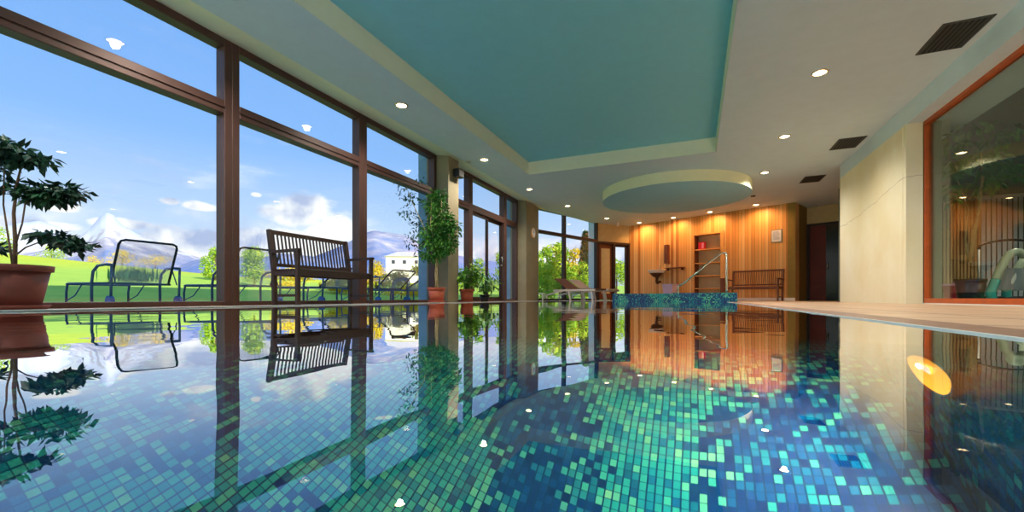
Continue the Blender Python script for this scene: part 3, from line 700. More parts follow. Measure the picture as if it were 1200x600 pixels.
# ================================================================== BENCHES
def bench(label, loc, rotz, m, length=1.28, slats=24, back=.90, seat=.42, arm=.655, depth=.40, group=None):
    """local: x along the length, +y = front"""
    root = thing('slatted_bench', label, 'bench', loc, rotz, group); h = length/2; t = .045
    for s in (-1, 1):
        MB().bar((s*(h-t/2), 0, 0), (s*(h-t/2), -.015, seat), t, t).bar((s*(h-t/2), -.015, seat-.01), (s*(h-t/2), -.10, back), t, t).build('leg', m, root)
        MB().box(s*(h-t)-t*.0 if s < 0 else h-t, s*h, depth-t, depth, 0, arm-.03, bev=.004).build('leg', m, root)
        MB().bar((s*(h-t/2), -.075, arm-.015-.01), (s*(h-t/2), depth+.01, arm-.015), .055, .03).build('armrest', m, root)
        MB().box(s*(h-t), s*h, 0.02, depth-t, seat-.07, seat-.02).build('side_rail', m, root); MB().box(s*(h-t*.7), s*(h-t*.3), .02, depth-t, .10, .13).build('side_rail', m, root)
    f = MB(); f.box(-h+t, h-t, depth-t, depth-.01, seat-.075, seat-.01, bev=.004); f.box(-h+t, h-t, .0, .03, seat-.075, seat-.015); f.build('seat_rail', m, root)
    s_ = MB()
    for i in range(7): y = .02+i*.055; s_.box(-h+t*.6, h-t*.6, y, y+.042, seat-.015, seat+.006, bev=.003)
    s_.build('seat', m, root)
    q = MB(); yb = lambda z: -.015-(z-seat)/(back-seat)*.085
    q.bar((-h+t, yb(back)+.002, back-.025), (h-t, yb(back)+.002, back-.025), .03, .05)
    q.bar((-h+t, yb(seat+.06), seat+.06), (h-t, yb(seat+.06), seat+.06), .028, .04); q.build('back_rail', m, root)
    for i in range(slats):
        x = -h+t+(i+.5)*(length-2*t)/slats; MB().bar((x, yb(seat+.07), seat+.07), (x, yb(back-.04), back-.04), .02, .012).build('back_slat', m, root)
    return root
bench('dark wooden slatted garden bench against the window', (-4.57, 4.13, 0), R(-90), M['benchwood'], length=1.25, slats=22)
s, z, fd = on_wall(885, 353, .45); pb = Vector(WA)+wd*s+wn*.35
bench('small brown slatted bench in front of the cedar wall', (pb.x, pb.y, 0), wrz+math.pi, M['wooddark'], length=1.42, slats=26, depth=.42, back=.93)

# ================================================================== LOUNGERS INSIDE
def lounger(label, loc, rotz, fab, group='loungers at the far end of the pool'):
    root = thing('lounger', label, 'lounger', loc, rotz, group); w = .31; Ls = 1.02; th = R(33); Lb = .62; zb = .34
    MB().box(0, Ls, -w+.03, w-.03, zb-.02, zb+.03, bev=.01).build('seat', fab, root)
    b = MB()
    tx, tz = -math.cos(th)*Lb, math.sin(th)*Lb; nx, nz = math.sin(th)*.03, math.cos(th)*.03
    b.add([(0, -w+.02, zb+.03), (0, w-.02, zb+.03), (tx, w-.02, zb+tz+.03), (tx, -w+.02, zb+tz+.03), (-nx, -w+.02, zb-nz+.03), (-nx, w-.02, zb-nz+.03), (tx-nx, w-.02, zb+tz-nz+.03), (tx-nx, -w+.02, zb+tz-nz+.03)],
          [(0, 1, 2, 3), (7, 6, 5, 4), (0, 4, 5, 1), (1, 5, 6, 2), (2, 6, 7, 3), (3, 7, 4, 0)]); b.build('backrest', fab, root)
    for s in (-1, 1):
        MB().box(-.55, Ls, s*w-.02, s*w+.02, zb-.05, zb+.01, bev=.005).build('side_rail', M['whitewood'], root)
        MB().bar((-.02, s*w, zb+.0), (-.86, s*w, zb-.17), .035, .05).build('brace', M['whitewood'], root)
        for x in (.12, .94): MB().bar((x-.06, s*w, zb-.03), (x, s*w, 0), .04, .045).build('leg', M['whitewood'], root)
    for s in (-1, 1): MB().bar((-.84, s*w, zb-.17), (-.84, s*w, 0), .04, .04).build('leg', M['whitewood'], root)
    return root
hp = P(672, 13.4)
lounger('brown-backed reclining lounger, nearer of the two by the angled bay', (hp.x, hp.y, 0), R(-22), M['brownfab'])
h2 = P(688, 14.2)
lounger('pale tan-backed reclining lounger, behind the brown-backed one', (h2.x, h2.y, 0), R(-22), M['tanfab'])
# low white bench by the clock pillar
p = P(636, 13.6)
tb = thing('low_table', 'low white side table beside the clock pillar', 'table', (p.x-.15, p.y, 0), R(10))
MB().box(-.2, .2, -.2, .2, .2, .235, bev=.005).build('tabletop', M['white'], tb)
for a in (-1, 1):
    for b in (-1, 1): MB().box(a*.17-.015, a*.17+.015, b*.17-.015, b*.17+.015, 0, .2).build('leg', M['white'], tb)

# ================================================================== WHIRLPOOL
wp = thing('whirlpool', 'raised blue mosaic whirlpool at the far end of the pool', 'whirlpool', (0, 0, 0))
f = MB(); zt = .2
f.box(-2.05, .825, 11.6, 11.9, -.35, zt); f.box(-2.05, -1.75, 11.9, 13.9, -.35, zt); f.box(.525, .825, 11.9, 13.9, -.35, zt); f.box(-1.75, .525, 13.6, 13.9, -.35, zt)
f.build('basin_wall', M['mosaic'], wp)
f = MB(); f.box(-.475, .825, 10.3, 11.6, -1.25, zt); f.build('step_block', M['mosaic'], wp)
MB().box(-1.75, .525, 11.9, 13.6, .02, .04).build('basin_floor', M['mosaic'], wp)
MB().add([(-1.75, 11.9, .16), (.525, 11.9, .16), (.525, 13.6, .16), (-1.75, 13.6, .16)], [(0, 1, 2, 3)]).build('water', M['water'], wp)
hr = thing('handrail', 'curved stainless handrail on the whirlpool steps', 'handrail', (0, 0, 0))
def smooth(pts, n=6):
    pts = [Vector(p) for p in pts]; out = []
    for i in range(len(pts)-1):
        p0, p1, p2, p3 = pts[max(0, i-1)], pts[i], pts[i+1], pts[min(len(pts)-1, i+2)]
        for k in range(n):
            t = k/n; out.append(.5*((2*p1)+(-p0+p2)*t+(2*p0-5*p1+4*p2-p3)*t*t+(-p0+3*p1-3*p2+p3)*t**3))
    return out+[pts[-1]]
yr = 10.72
MB().tube(smooth([(-.37, yr, .2), (-.37, yr, .33), (-.35, yr, .38), (-.29, yr, .40), (-.1, yr, .56), (.25, yr, .86), (.48, yr, 1.05), (.56, yr, 1.095), (.625, yr, 1.09), (.645, yr, 1.03), (.645, yr, .8), (.645, yr, .2)]), .022, 10).build('rail', M['chrome'], hr)
for x in (-.37, .645): MB().lathe([(.001, .012), (.045, .012), (.045, 0)], 20, (x, yr, .2)).build('flange', M['chrome'], hr)

# ================================================================== NICHE SHELVES & THINGS ON THE CEDAR WALL
sh = thing('wall_shelving', 'built-in honey wood shelving in the cedar wall', 'shelves', wloc, wrz)
f = MB(); e = .004
f.box(s0-.06, s0, -.03, .02, ZN0, ZN1+.06, bev=.004); f.box(s1, s1+.12, -.03, .02, ZN0, ZN1+.06, bev=.004); f.box(s0, s1, -.03, .02, ZN1, ZN1+.06, bev=.004)
f.build('face_frame', M['woodplain'], sh)
f = MB(); f.box(s0+e, s0+.02, .02, .29, ZN0, ZN1); f.box(s1-.02, s1-e, .02, .29, ZN0, ZN1); f.build('side_panel', M['wooddark'], sh)
shz = []
for py in (291.5, 307.5, 322.5, 337.5):
    z = on_wall(828, py)[1]; shz.append(z); MB().box(s0+.02, s1-.02, .0, .29, z-.03, z, bev=.003).build('shelf', M['woodplain'], sh)
bs = on_wall(820, 290)[0]
def wall_pt(s, off, z=0): p = Vector(WA)+wd*s+wn*off; return (p.x, p.y, z)
o = thing('magazine_box', 'red box standing on the topmost shelf', 'box', wall_pt(bs+.03, -.12, shz[0]), wrz)
MB().box(-.10, .10, -.08, .08, 0.001, .25, bev=.006).build('case', M['red'], o); MB().box(.02, .085, -.084, -.08, .04, .21).build('label_patch', M['pink'], o)
# wash basin
s, z, fd = on_wall(770, 320, .22)
o = thing('washbasin', 'round white washbasin mounted on the cedar wall', 'washbasin', wall_pt(s, .25, 0), wrz)
zb = ZAT(316.5, fd)
MB().lathe([(.12, -.20), (.2, -.15), (.27, -.08), (.31, -.01), (.315, .0), (.29, 0), (.25, -.06), (.15, -.12), (.001, -.14)], 32, (0, 0, zb)).build('bowl', M['ceramic'], o)
MB().lathe([(.001, -.28), (.06, -.28), (.14, -.23), (.245, -.115), (.24, -.105), (.001, -.15)], 32, (0, 0, zb)).build('underside_shade', M['shadedrain'], o)  # dark shell painting the shadow below the white bowl
MB().tube(smooth([(0, 0, zb-.27), (0, 0, zb-.42), (0, .05, zb-.47), (0, .12, zb-.44), (0, .24, zb-.42)]), .045, 12).build('drain_pipe', M['shadedrain'], o)
MB().tube(smooth([(0, .2, zb-.0), (0, .2, zb+.14), (0, .15, zb+.17), (0, .06, zb+.14)]), .018, 10).tube([(0, .2, zb+.14), (0, .2, zb+.2)], .03, 12).build('tap', M['chrome'], o)
s, z, fd = on_wall(781.5, 298, .06); za = ZAT(309, fd); zc = ZAT(287, fd)
o = thing('wall_cabinet', 'narrow upright brown wood cabinet right of the washbasin', 'cabinet', wall_pt(s, .06, 0), wrz)
MB().box(-.08, .08, -.06, .06, za, zc, bev=.005).build('body', M['wooddark'], o); MB().box(-.07, .07, -.07, -.06, za+.01, zc-.01).build('door', M['wooddark'], o)
sa = on_wall(780, 314, .08)[0]; sb = on_wall(802, 314, .08)[0]; fd = on_wall(790, 314, .08)[2]; zs = ZAT(313.5, fd)
o = thing('wall_shelf', 'thin brown wooden shelf beside the washbasin', 'shelf', wall_pt(sa, .0, zs), wrz)
MB().box(0, sb-sa, -.2, 0, -.03, 0, bev=.004).build('board', M['wooddark'], o); MB().box(.08, .1, -.15, 0, -.1, -.03).box(sb-sa-.1, sb-sa-.08, -.15, 0, -.1, -.03).build('bracket', M['wooddark'], o)
def bin_(name, label, loc, m, r0, r1, h, sq=True, rimm=None):
    o = thing(name, label, 'bin', loc, wrz)
    f = MB(); q = lambda r, z: [(-r, -r, z), (r, -r, z), (r, r, z), (-r, r, z)]
    f.add(q(r0, 0)+q(r1, h)+q(r1-.012, h)+q(r0-.01, .02), [(3, 2, 1, 0), (0, 1, 5, 4), (1, 2, 6, 5), (2, 3, 7, 6), (3, 0, 4, 7), (4, 5, 9, 8), (5, 6, 10, 9), (6, 7, 11, 10), (7, 4, 8, 11), (8, 9, 13, 12), (9, 10, 14, 13), (10, 11, 15, 14), (11, 8, 12, 15), (12, 13, 14, 15)])
    f.build('body', m, o)
    g = MB(); a = r1+.012; b = r1-.012
    g.box(-a, a, -a, -b, h-.03, h+.003).box(-a, a, b, a, h-.03, h+.003).box(-a, -b, -b, b, h-.03, h+.003).box(b, a, -b, b, h-.03, h+.003); g.build('rim', rimm or m, o); return o
s, z, fd = on_wall(785, 340, .3)
bin_('waste_bin', 'pale lavender square waste bin below the thin wall shelf', wall_pt(s, .3), M['lav'], .14, .19, ZAT(333, fd))
s, z, fd = on_wall(847, 340, .1)
o = thing('wood_post', 'short dark wood post left of the brown bench', 'post', wall_pt(s, .1, 0), wrz)
MB().box(-.06, .06, -.05, .05, 0, ZAT(326, fd), bev=.006).build('post', M['wooddark'], o)
s, z, fd = on_wall(910, 276.5, .01)
o = thing('notice', 'white framed notice sheet high on the cedar wall', 'notice', wall_pt(s, .008, z), wrz)
hw = 5.6/F*fd*1.02; hh = 7.3/F*fd
MB().box(-hw, hw, -.01, .006, -hh, hh, bev=.003).build('frame', M['chrome'], o)
MB().box(-hw+.02, hw-.02, -.012, -.010, -hh+.02, hh-.02).build('sheet', M['paper'], o)
ik = MB(); random.seed(5)
for i in range(11):
    zq = hh-.06-i*(2*hh-.12)/11; ik.box(-hw+.05, -hw+.05+random.uniform(.6, 1)*(2*hw-.1), -.0135, -.012, zq-.004, zq+.004)
ik.build('print', M['ink'], o)
# small emergency lamp on the far corner
s, z, fd = on_wall(740, 266, .05)
o = thing('emergency_lamp', 'small white box lamp high at the left end of the cedar wall', 'lamp', (P(724, 15.6).x, P(724, 15.6).y, CEIL), wrz)
MB().box(-.03, .03, -.03, .03, -.17, -.04, bev=.006).build('body', M['white'], o); MB().tube([(0, 0, -.04), (0, 0, 0)], .01).build('stem', M['white'], o)

# clock and speaker on the pillars
o = thing('wall_clock', 'round pale wall clock on the far pillar', 'clock', (-4.5, 12.05, 2.04), 0)
def disc(r, x0, x1, n=32):
    m_ = MB(); vs = [(x, r*math.cos(2*math.pi*i/n), r*math.sin(2*math.pi*i/n)) for x in (x0, x1) for i in range(n)]
    return m_.add(vs, [(i, (i+1) % n, n+(i+1) % n, n+i) for i in range(n)]+[tuple(range(n)), tuple(range(2*n-1, n-1, -1))])
disc(.155, 0, .03).build('rim', M['woodplain'], o); disc(.135, .03, .035).build('face', M['paper'], o)
MB().bar((.037, 0, 0), (.037, .05, .04), .012, .004).build('hand', M['blackp'], o); MB().bar((.037, 0, 0), (.037, -.03, .10), .008, .004).build('hand', M['blackp'], o)
tk = MB()
for i in range(12): a = i*math.pi/6; tk.bar((.0355, .105*math.sin(a), .105*math.cos(a)), (.0355, .125*math.sin(a), .125*math.cos(a)), .008, .003)
tk.build('hour_marks', M['blackp'], o)
o = thing('loudspeaker', 'small black loudspeaker high on the nearer pillar', 'speaker', (-4.40, 7.5, 2.60), 0)
MB().box(-.06, .07, -.11, .11, -.08, .08, bev=.01).build('cabinet', M['blackp'], o); MB().box(-.09, -.06, -.02, .02, -.02, .02).build('bracket', M['blackp'], o)
MB().box(.07, .074, -.095, .095, -.068, .068).build('grille', M['ventd'], o)

# ================================================================== POTTED PLANTS
def pot(root, r, h, m, saucer=True):
    b = MB(); b.lathe([(.001, .0), (r*.72, 0), (r*.93, h*.86), (r*.93, h*.86), (r*1.0, h*.87), (r*1.02, h), (r*.93, h), (r*.9, h*.85), (.001, h*.85)], 36); p_ = b.build('pot', m, root)
    if saucer: MB().lathe([(.001, .001), (r*.85, .001), (r*.95, .035), (r*.9, .035), (r*.75, .012)], 36).build('saucer', m, p_)
    MB().lathe([(.001, h*.87), (r*.9, h*.86)], 30).build('soil', M['soil'], p_)
def leaves(mb, c, rad, n, ln, w, rng, droop=.3):
    for _ in range(n):
        v = Vector((rng.gauss(0, 1), rng.gauss(0, 1), rng.gauss(0, 1))).normalized()*rng.random()**.4
        q = Vector(c)+Vector((v.x*rad[0], v.y*rad[1], v.z*rad[2]))
        d = Vector((v.x+rng.gauss(0, .5), v.y+rng.gauss(0, .5), rng.gauss(0, .5)-droop)); mb.leaf(q, d, Vector((rng.gauss(0, .4), rng.gauss(0, .4), 1)), ln*rng.uniform(.7, 1.2), w*rng.uniform(.7, 1.1))
# large schefflera at the left edge
pp = P(6, 2.98); rng = random.Random(4)
o = thing('potted_tree', 'dark-leaved potted tree in the big terracotta pot at left edge', 'potted plant', (pp.x, pp.y, 0))
HP = ZAT(308, 2.98-.2)
pot(o, .235, HP, M['terra'])
def loc_(px, py, f=2.98, dy=0.0): q = P(px, f); return (q.x-pp.x, q.y-pp.y+dy, ZAT(py, f))
tr = MB(); tr.tube([loc_(17, 318), loc_(18, 285), loc_(16, 250), loc_(20, 215), loc_(26, 190)], [.014, .012, .010, .008, .005], 8)
tr.tube([loc_(16, 318), loc_(10, 280), loc_(4, 240), loc_(5, 190)], [.008, .006, .005, .004], 6)
tr.tube([loc_(17, 290), loc_(26, 262), loc_(30, 235), loc_(50, 225)], [.007, .005, .005, .004], 6)
tr.tube([loc_(17, 300), loc_(30, 290), loc_(48, 283), loc_(75, 285)], [.006, .005, .004, .003], 6)
tr.build('trunk', M['bark'], o)
lf = MB()
for (px, py, rx, rz_, n) in ((20, 182, 20, 12, 190), (42, 186, 12, 9, 90), (2, 172, 16, 10, 120), (44, 226, 17, 12, 190), (64, 227, 18, 12, 190), (84, 224, 9, 8, 70), (76, 282, 14, 8, 120), (56, 276, 14, 5, 60), (92, 288, 9, 5, 50), (6, 212, 8, 5, 30), (-20, 190, 25, 22, 200), (-5, 218, 8, 5, 40), (-15, 290, 16, 6, 60)):
    sc = 2.98/F; leaves(lf, loc_(px, py, 2.98), (rx*sc, .09, rz_*sc), n, .075, .042, rng)
lf.build('foliage', M['leafd'], o)
# ficus in front of the nearer pillar
pf = P(511.5, 7.85); rng = random.Random(9)
o = thing('potted_tree', 'tall potted ficus in a small orange pot before the pillar', 'potted plant', (pf.x, pf.y, 0))
pot(o, .165, .275, M['terrab'])
def l2(px, py, f=7.85): q = P(px, f); return (q.x-pf.x, q.y-pf.y, ZAT(py, f))
tr = MB()
for k in range(3):
    a = k*2.1; tr.tube([(.03*math.cos(a), .03*math.sin(a), .22), (.02*math.cos(a+1.5), .02*math.sin(a+1.5), .5), (.02*math.cos(a+3), .02*math.sin(a+3), .85), (.12*math.cos(a), .12*math.sin(a), 1.4), (.1*math.cos(a), .1*math.sin(a), 1.9)], [.016, .014, .013, .009, .004], 7)
tr.tube([l2(511, 300), l2(495, 262), l2(482, 235), l2(474, 212)], [.01, .008, .006, .003], 6); tr.tube([l2(503, 280), l2(490, 290), l2(484, 300)], [.006, .005, .003], 6)
tr.build('trunk', M['barkp'], o)
lf = MB(); sc = 7.85/F
for (px, py, rx, rz_, n) in ((511, 240, 13, 14, 320), (518, 262, 16, 16, 420), (506, 278, 15, 16, 380), (522, 285, 13, 14, 300), (508, 298, 14, 9, 260), (514, 228, 7, 7, 80), (530, 270, 8, 14, 120)):
    leaves(lf, l2(px, py), (rx*sc, .24, rz_*sc), int(n*1.25), .095, .046, rng)
lf.build('foliage', M['leafm'], o)
lf = MB()
for (px, py, rx, rz_, n) in ((484, 235, 9, 9, 60), (478, 250, 10, 9, 60), (490, 262, 9, 10, 60), (484, 282, 7, 14, 70), (473, 215, 8, 8, 26), (495, 212, 5, 6, 14), (492, 300, 6, 8, 30), (476, 228, 8, 8, 40)):
    leaves(lf, l2(px, py), (rx*sc, .2, rz_*sc), n, .07, .036, rng)
lf.build('side_branch_leaves', M['leafd'], o)
# leafy plant behind it
pf = P(547, 8.95); rng = random.Random(12)
o = thing('potted_plant', 'bushy broad-leaved plant in orange pot right of the ficus', 'potted plant', (pf.x, pf.y, 0))
pot(o, .155, .27, M['terrab'])
def l3(px, py, f=8.95): q = P(px, f); return (q.x-pf.x, q.y-pf.y, ZAT(py, f))
st = MB(); lf = MB()
for k in range(34):
    a = rng.random()*6.28; h = rng.uniform(.45, .95); r = rng.uniform(.12, .33)
    tip = Vector((math.cos(a)*r, math.sin(a)*r*.8, h)); st.tube([(0, 0, .22), (tip.x*.4, tip.y*.4, h*.7), tip], [.006, .005, .003], 5)
    for j in range(7):
        q = Vector((0, 0, .25)).lerp(tip, .5+.5*j/7); lf.leaf(q, Vector((math.cos(a+rng.gauss(0, .9)), math.sin(a+rng.gauss(0, .9)), rng.uniform(-.5, .4))), Vector((0, 0, 1)), .16, .07)
st.build('stems', M['leafm'], o); lf.build('foliage', M['leafl'], o)
pf = P(568, 9.7); rng = random.Random(13)
o = thing('potted_plant', 'low drooping dark plant before the sliding door', 'potted plant', (pf.x, pf.y, 0))
pot(o, .12, .16, M['blackp'], False)
lf = MB()
for k in range(34):
    a = rng.random()*6.28; r = rng.uniform(.15, .4); h = rng.uniform(.2, .62)
    base = Vector((0, 0, .14)); tip = Vector((math.cos(a)*r, math.sin(a)*r, h*.75+.1)); mid = Vector((tip.x*.5, tip.y*.5, h+.1)); lf.tube([base, mid, tip], [.005, .004, .002], 4)
    for j in range(5): lf.leaf(mid.lerp(tip, j/5), Vector((math.cos(a+rng.gauss(0, .8)), math.sin(a+rng.gauss(0, .8)), -.5)), Vector((0, 0, 1)), .13, .05)
lf.build('foliage', M['leafm'], o)

# ================================================================== CEILING FITTINGS
def downlight(label, x, y, energy=125, z=CEIL, spot=True, tilt=None, r=.075, col=(1, .90, .76)):
    o = thing('downlight', label, 'ceiling light', (x, y, z), 0, 'recessed warm downlights')
    MB().lathe([(r*1.25, 0), (r*1.22, -.010), (r*.95, -.012), (r*.95, -.002)], 28).build('trim_ring', M['ring'], o)
    MB().lathe([(.001, -.022), (r*.6, -.018), (r*.94, -.006)], 24).build('lamp_glass', M['lamp'], o)
    if spot:
        ld = bpy.data.lights.new('downlight_lamp', 'SPOT'); ld.energy = energy; ld.color = col; ld.spot_size = R(150); ld.spot_blend = .8; ld.shadow_soft_size = .04
        l = bpy.data.objects.new('downlight_lamp', ld); COL.objects.link(l); l.parent = o; l.location = (0, 0, -.04)
        if tilt: l.rotation_euler = Vector(tilt).to_track_quat('-Z', 'Y').to_euler()
    return o
names = ['behind the camera', 'nearest', 'second nearest', 'third', 'fourth']
for i, (y, lab) in enumerate(((1.80, 'downlight overhead right, out in front of the cream beam'), (4.07, 'downlight right of the recess, above the near deck'), (6.34, 'largest downlight in view right of the ceiling recess'), (8.60, 'downlight right of the recess, level with its far corner'), (10.9, 'downlight between the drum and the middle ceiling vent'))):
    downlight(lab, 1.41, y)
for (y, lab) in ((0.1, 'downlight over the window strip behind the camera'), (2.55, 'downlight cut by the top left of the picture'), (5.03, 'downlight above the slatted bench, over the window strip'), (7.66, 'downlight left of the recess beside the nearer pillar'), (10.2, 'downlight near the far left corner of the recess')):
    downlight(lab, -3.9, y)
downlight('downlight above the brown-backed lounger', -3.55, 12.5, 14)
p = P(711, 14.9); downlight('downlight near the far garden door', p.x, p.y, 14)
for px, py, lab in ((749, 260.8, 'downlight leftmost of the row washing the cedar wall'), (789, 254.8, 'downlight above the washbasin on the cedar wall'), (832, 248.2, 'downlight above the niche shelves'), (886, 239.8, 'downlight above the brown bench, rightmost over the cedar wall')):
    fd = (CEIL-CZ)*F/(HY-py); p = P(px, fd); q = p.xy+(-wn)*.0
    downlight(lab, p.x, p.y, 48, col=(1, .46, .16), tilt=(-wn.x*.35, -wn.y*.35, -1))
# added fill uplighters, unseen behind the camera, to brighten the hall
for x, lab in ((-3.2, 'added fill uplighter unseen behind the camera, nearest the window wall'), (-1.2, 'added fill uplighter unseen behind the camera, middle of three'), (.8, 'added fill uplighter unseen behind the camera, furthest from the window wall')):
    o = thing('fill_uplighter', lab, 'added fill lamp', (x, -2.36, 1.9), 0, 'added fill uplighters behind the camera')
    MB().lathe([(.001, -.1), (.08, -.08), (.13, -.02), (.14, .02), (.13, .02), (.001, -.06)], 24).build('bowl', M['white'], o)
    ld = bpy.data.lights.new('uplighter_fill', 'SPOT'); ld.energy = 150; ld.color = (.84, .96, 1); ld.spot_size = R(160); ld.spot_blend = .6; ld.shadow_soft_size = .1
    l = bpy.data.objects.new('uplighter_fill', ld); COL.objects.link(l); l.parent = o; l.location = (0, 0, .03); l.rotation_euler = Vector((0, .75, .8)).to_track_quat('-Z', 'Y').to_euler()
# small sensor and sprinkler
p = P(549, (CEIL-CZ)*F/(HY-189)); o = thing('ceiling_sensor', 'tiny chrome ceiling sensor left of a downlight', 'sensor', (p.x, p.y, CEIL))
MB().lathe([(.05, 0), (.05, -.02), (.03, -.03), (.001, -.035)], 20).build('body', M['ring'], o); MB().lathe([(.018, -.034), (.001, -.045)], 12).build('lens', M['blackp'], o)
p = P(882.5, (CEIL-CZ)*F/(HY-229.5)); o = thing('ceiling_sprinkler', 'small round grey sprinkler right of the drum', 'sprinkler', (p.x, p.y, CEIL))
MB().lathe([(.06, 0), (.055, -.025), (.001, -.035)], 20).build('body', M['vent'], o)
def vent(label, x, y):
    o = thing('ceiling_vent', label, 'vent', (x, y, CEIL), 0, 'dark square ceiling vents')
    f = MB(); a, b = .20, .30
    f.box(-a, a, -b, -b+.02, -.012, 0); f.box(-a, a, b-.02, b, -.012, 0); f.box(-a, -a+.02, -b+.02, b-.02, -.012, 0); f.box(a-.02, a, -b+.02, b-.02, -.012, 0); f.build('frame', M['vent'], o)
    MB().box(-a+.02, a-.02, -b+.02, b-.02, -.004, 0).build('backing', M['ventd'], o)
    s_ = MB()
    for i in range(8): x_ = -a+.035+i*.0465; s_.bar((x_, -b+.02, -.008), (x_, b-.02, -.008), .012, .004)
    s_.build('louvre', M['vent'], o); return o
vent('ceiling vent nearest, above the right window', 2.51, 6.01); vent('ceiling vent in the middle of the row, by the cream panel', 2.51, 9.43); vent('ceiling vent furthest, near the passage', 2.51, 11.95)

# underwater lamp on the right pool wall
def poollamp(label, y, en):
    o = thing('pool_light', label, 'underwater light', (PR, y, -.87))
    n = 36; r = .125
    def dsc(r0, x0, r1, x1): return MB().add([(x0, r0*math.cos(2*math.pi*i/n), r0*math.sin(2*math.pi*i/n)) for i in range(n)]+[(x1, r1*math.cos(2*math.pi*i/n), r1*math.sin(2*math.pi*i/n)) for i in range(n)], [(i, (i+1) % n, n+(i+1) % n, n+i) for i in range(n)])
    b = dsc(r*1.08, 0, r*1.06, -.02); b.add([(-.02, k*math.cos(2*math.pi*i/n), k*math.sin(2*math.pi*i/n)) for k in (r*1.06, r) for i in range(n)], [(i, (i+1) % n, n+(i+1) % n, n+i) for i in range(n)]); b.build('rim', M['chrome'], o)
    g = dsc(r, -.018, .03, -.03); g.add([(-.03, .03*math.cos(2*math.pi*i/n), .03*math.sin(2*math.pi*i/n)) for i in range(n)], [tuple(range(n))]); g.build('lens', M['pool_lamp'], o)
    MB().box(-.034, -.031, -.05, .01, .02, .07).build('bulb_glow', M['pool_lamp_hot'], o)
    ld = bpy.data.lights.new('pool_lamp', 'AREA'); ld.shape = 'DISK'; ld.size = .03; ld.energy = en; ld.color = (1, .88, .72)
    l = bpy.data.objects.new('pool_lamp', ld); COL.objects.link(l); l.parent = o; l.location = (-.04, -.01, .05); l.rotation_euler = (0, R(90), 0)
    return o
poollamp('glowing orange underwater lamp on the right pool wall', 1.58, 20)

# ================================================================== FITNESS ROOM CONTENTS (behind the right window)
o = thing('wall_slat_panel', 'beige vertical slat panel behind the right window', 'slat panel', (4.85, 12.0, 0)); f = MB()
for i in range(11): f.box(i*.055, i*.055+.035, -.03, .0, .05, 2.12)
f.build('slat', M['slatb'], o); MB().box(0, .6, 0, .03, .05, 2.12).build('backing', M['wooddark'], o)
o = thing('vertical_blind', 'white vertical blinds behind the right window', 'blind', (5.48, 12.0, 0)); f = MB()
for i in range(30): x = i*.08; f.bar((x, -.02, .12), (x, -.02, 2.14), .058, .004, up=(0, 1, 0))
f.build('blind_slat', M['slatw'], o); MB().box(-.03, 2.4, -.04, .03, 2.14, 2.2).build('head_rail', M['white'], o)
p = P(1137, 6.2); rng = random.Random(21)
o = thing('potted_tree', 'tall pale-stemmed tree in a dark pot behind the right window', 'potted plant', (p.x, p.y, 0))
pot(o, .17, .36, M['blackp'])
def l4(px, py, f=6.2): q = P(px, f); return (q.x-p.x, q.y-p.y, ZAT(py, f))
MB().tube([l4(1137, 308), l4(1142, 270), l4(1147, 245), l4(1152, 205), l4(1150, 180)], [.032, .028, .022, .016, .008], 9).tube([l4(1136, 308), l4(1131, 280), l4(1135, 245), l4(1120, 205)], [.02, .014, .01, .006], 8).build('trunk', M['barkp'], o)
lf = MB(); sc = 6.2/F
for (px, py, rx, rz_, n) in ((1115, 195, 16, 12, 70), (1150, 190, 20, 12, 90), (1178, 200, 14, 14, 70), (1112, 225, 7, 12, 50), (1155, 215, 12, 10, 50), (1120, 165, 14, 10, 40), (1165, 165, 18, 8, 50), (1185, 150, 10, 4, 16), (1140, 150, 20, 8, 30)):
    leaves(lf, l4(px, py), (rx*sc, .2, rz_*sc), n, .15, .075, rng, .8)
lf.build('foliage', M['leafm'], o)
q = P(1121, 8.5); bin_('waste_bin', 'red bucket with pink rim behind the right window', (q.x, q.y, 0), M['red'], .15, .2, .36, rimm=M['pink'])
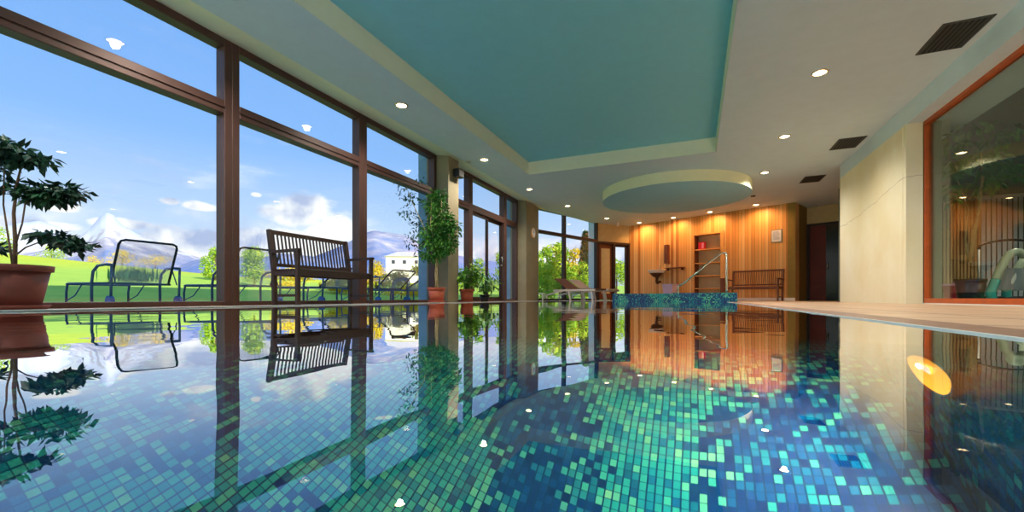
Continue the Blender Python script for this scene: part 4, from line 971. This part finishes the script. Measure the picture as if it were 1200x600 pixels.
def arc_machine(label, px, f):
    q = P(px, f); o = thing('exercise_machine', label, 'exercise machine', (q.x, q.y, 0), YAW, 'exercise machines behind the right window')
    S = f/F; pts = smooth([(-18*S, 0, .06), (-20*S, 0, .16), (-14*S, 0, .34), (-6*S, 0, .56), (2*S, 0, .70), (12*S, 0, .74), (20*S, 0, .68)], 5)
    MB().tube(pts[10:], .05, 12).build('arm', M['mint'], o); MB().tube(pts[:11], .055, 12).build('arm_foot', M['teal'], o)
    s_ = MB(); s_.add([(x*S, y, z) for y in (-.10, -.055) for x, z in ((-17, .20), (3, .20), (11, .50), (-8, .50))], [(0, 1, 2, 3), (7, 6, 5, 4), (0, 4, 5, 1), (1, 5, 6, 2), (2, 6, 7, 3), (3, 7, 4, 0)]); sh_ = s_.build('side_shell', M['greym'], o)
    e = MB(); lp = [(0, .09), (.022, .05), (.032, .0), (.02, -.05), (0, -.075), (-.025, -.045), (-.03, .0), (-.015, .05)]
    e.add([(x-3*S+z*.35, -.103, .35+z) for x, z in lp], [tuple(range(8))]); e.build('leaf_emblem', M['paper'], sh_)
    MB().box(-16*S, 24*S, -.1, .25, .0, .10, bev=.02).build('base', M['blackp'], o)
    return o
arc_machine('exercise machine with pale curved arm, left of the pair', 1181, 6.05)
arc_machine('exercise machine with pale curved arm, cut by the right edge', 1199, 6.75)
q = P(1147, 7.3); o = thing('exercise_rail', 'thin arched rail behind the right window', 'rail', (q.x, q.y, 0), YAW); S = 7.3/F
MB().tube([(0, 0, 0), (0, 0, ZAT(292, 7.3))], .014).build('post', M['white'], o)
MB().tube(smooth([(0, 0, ZAT(292, 7.3)), (3*S, 0, ZAT(287, 7.3)), (18*S, 0, ZAT(283, 7.3)), (40*S, 0, ZAT(281, 7.3)), (62*S, 0, ZAT(283, 7.3))]), .02).build('rail', M['blackp'], o)
MB().tube([(62*S, 0, 0), (62*S, 0, ZAT(283, 7.3))], .014).build('post', M['white'], o)
for (x, y) in ((5.2, 9.6), (6.3, 7.0), (4.6, 5.0)):
    downlight({9.6: 'downlight in the room behind the right window, furthest', 7.0: 'downlight in the room behind the right window, outer', 5.0: 'downlight in the room behind the right window, nearest'}[y], x, y, 150, z=2.75)
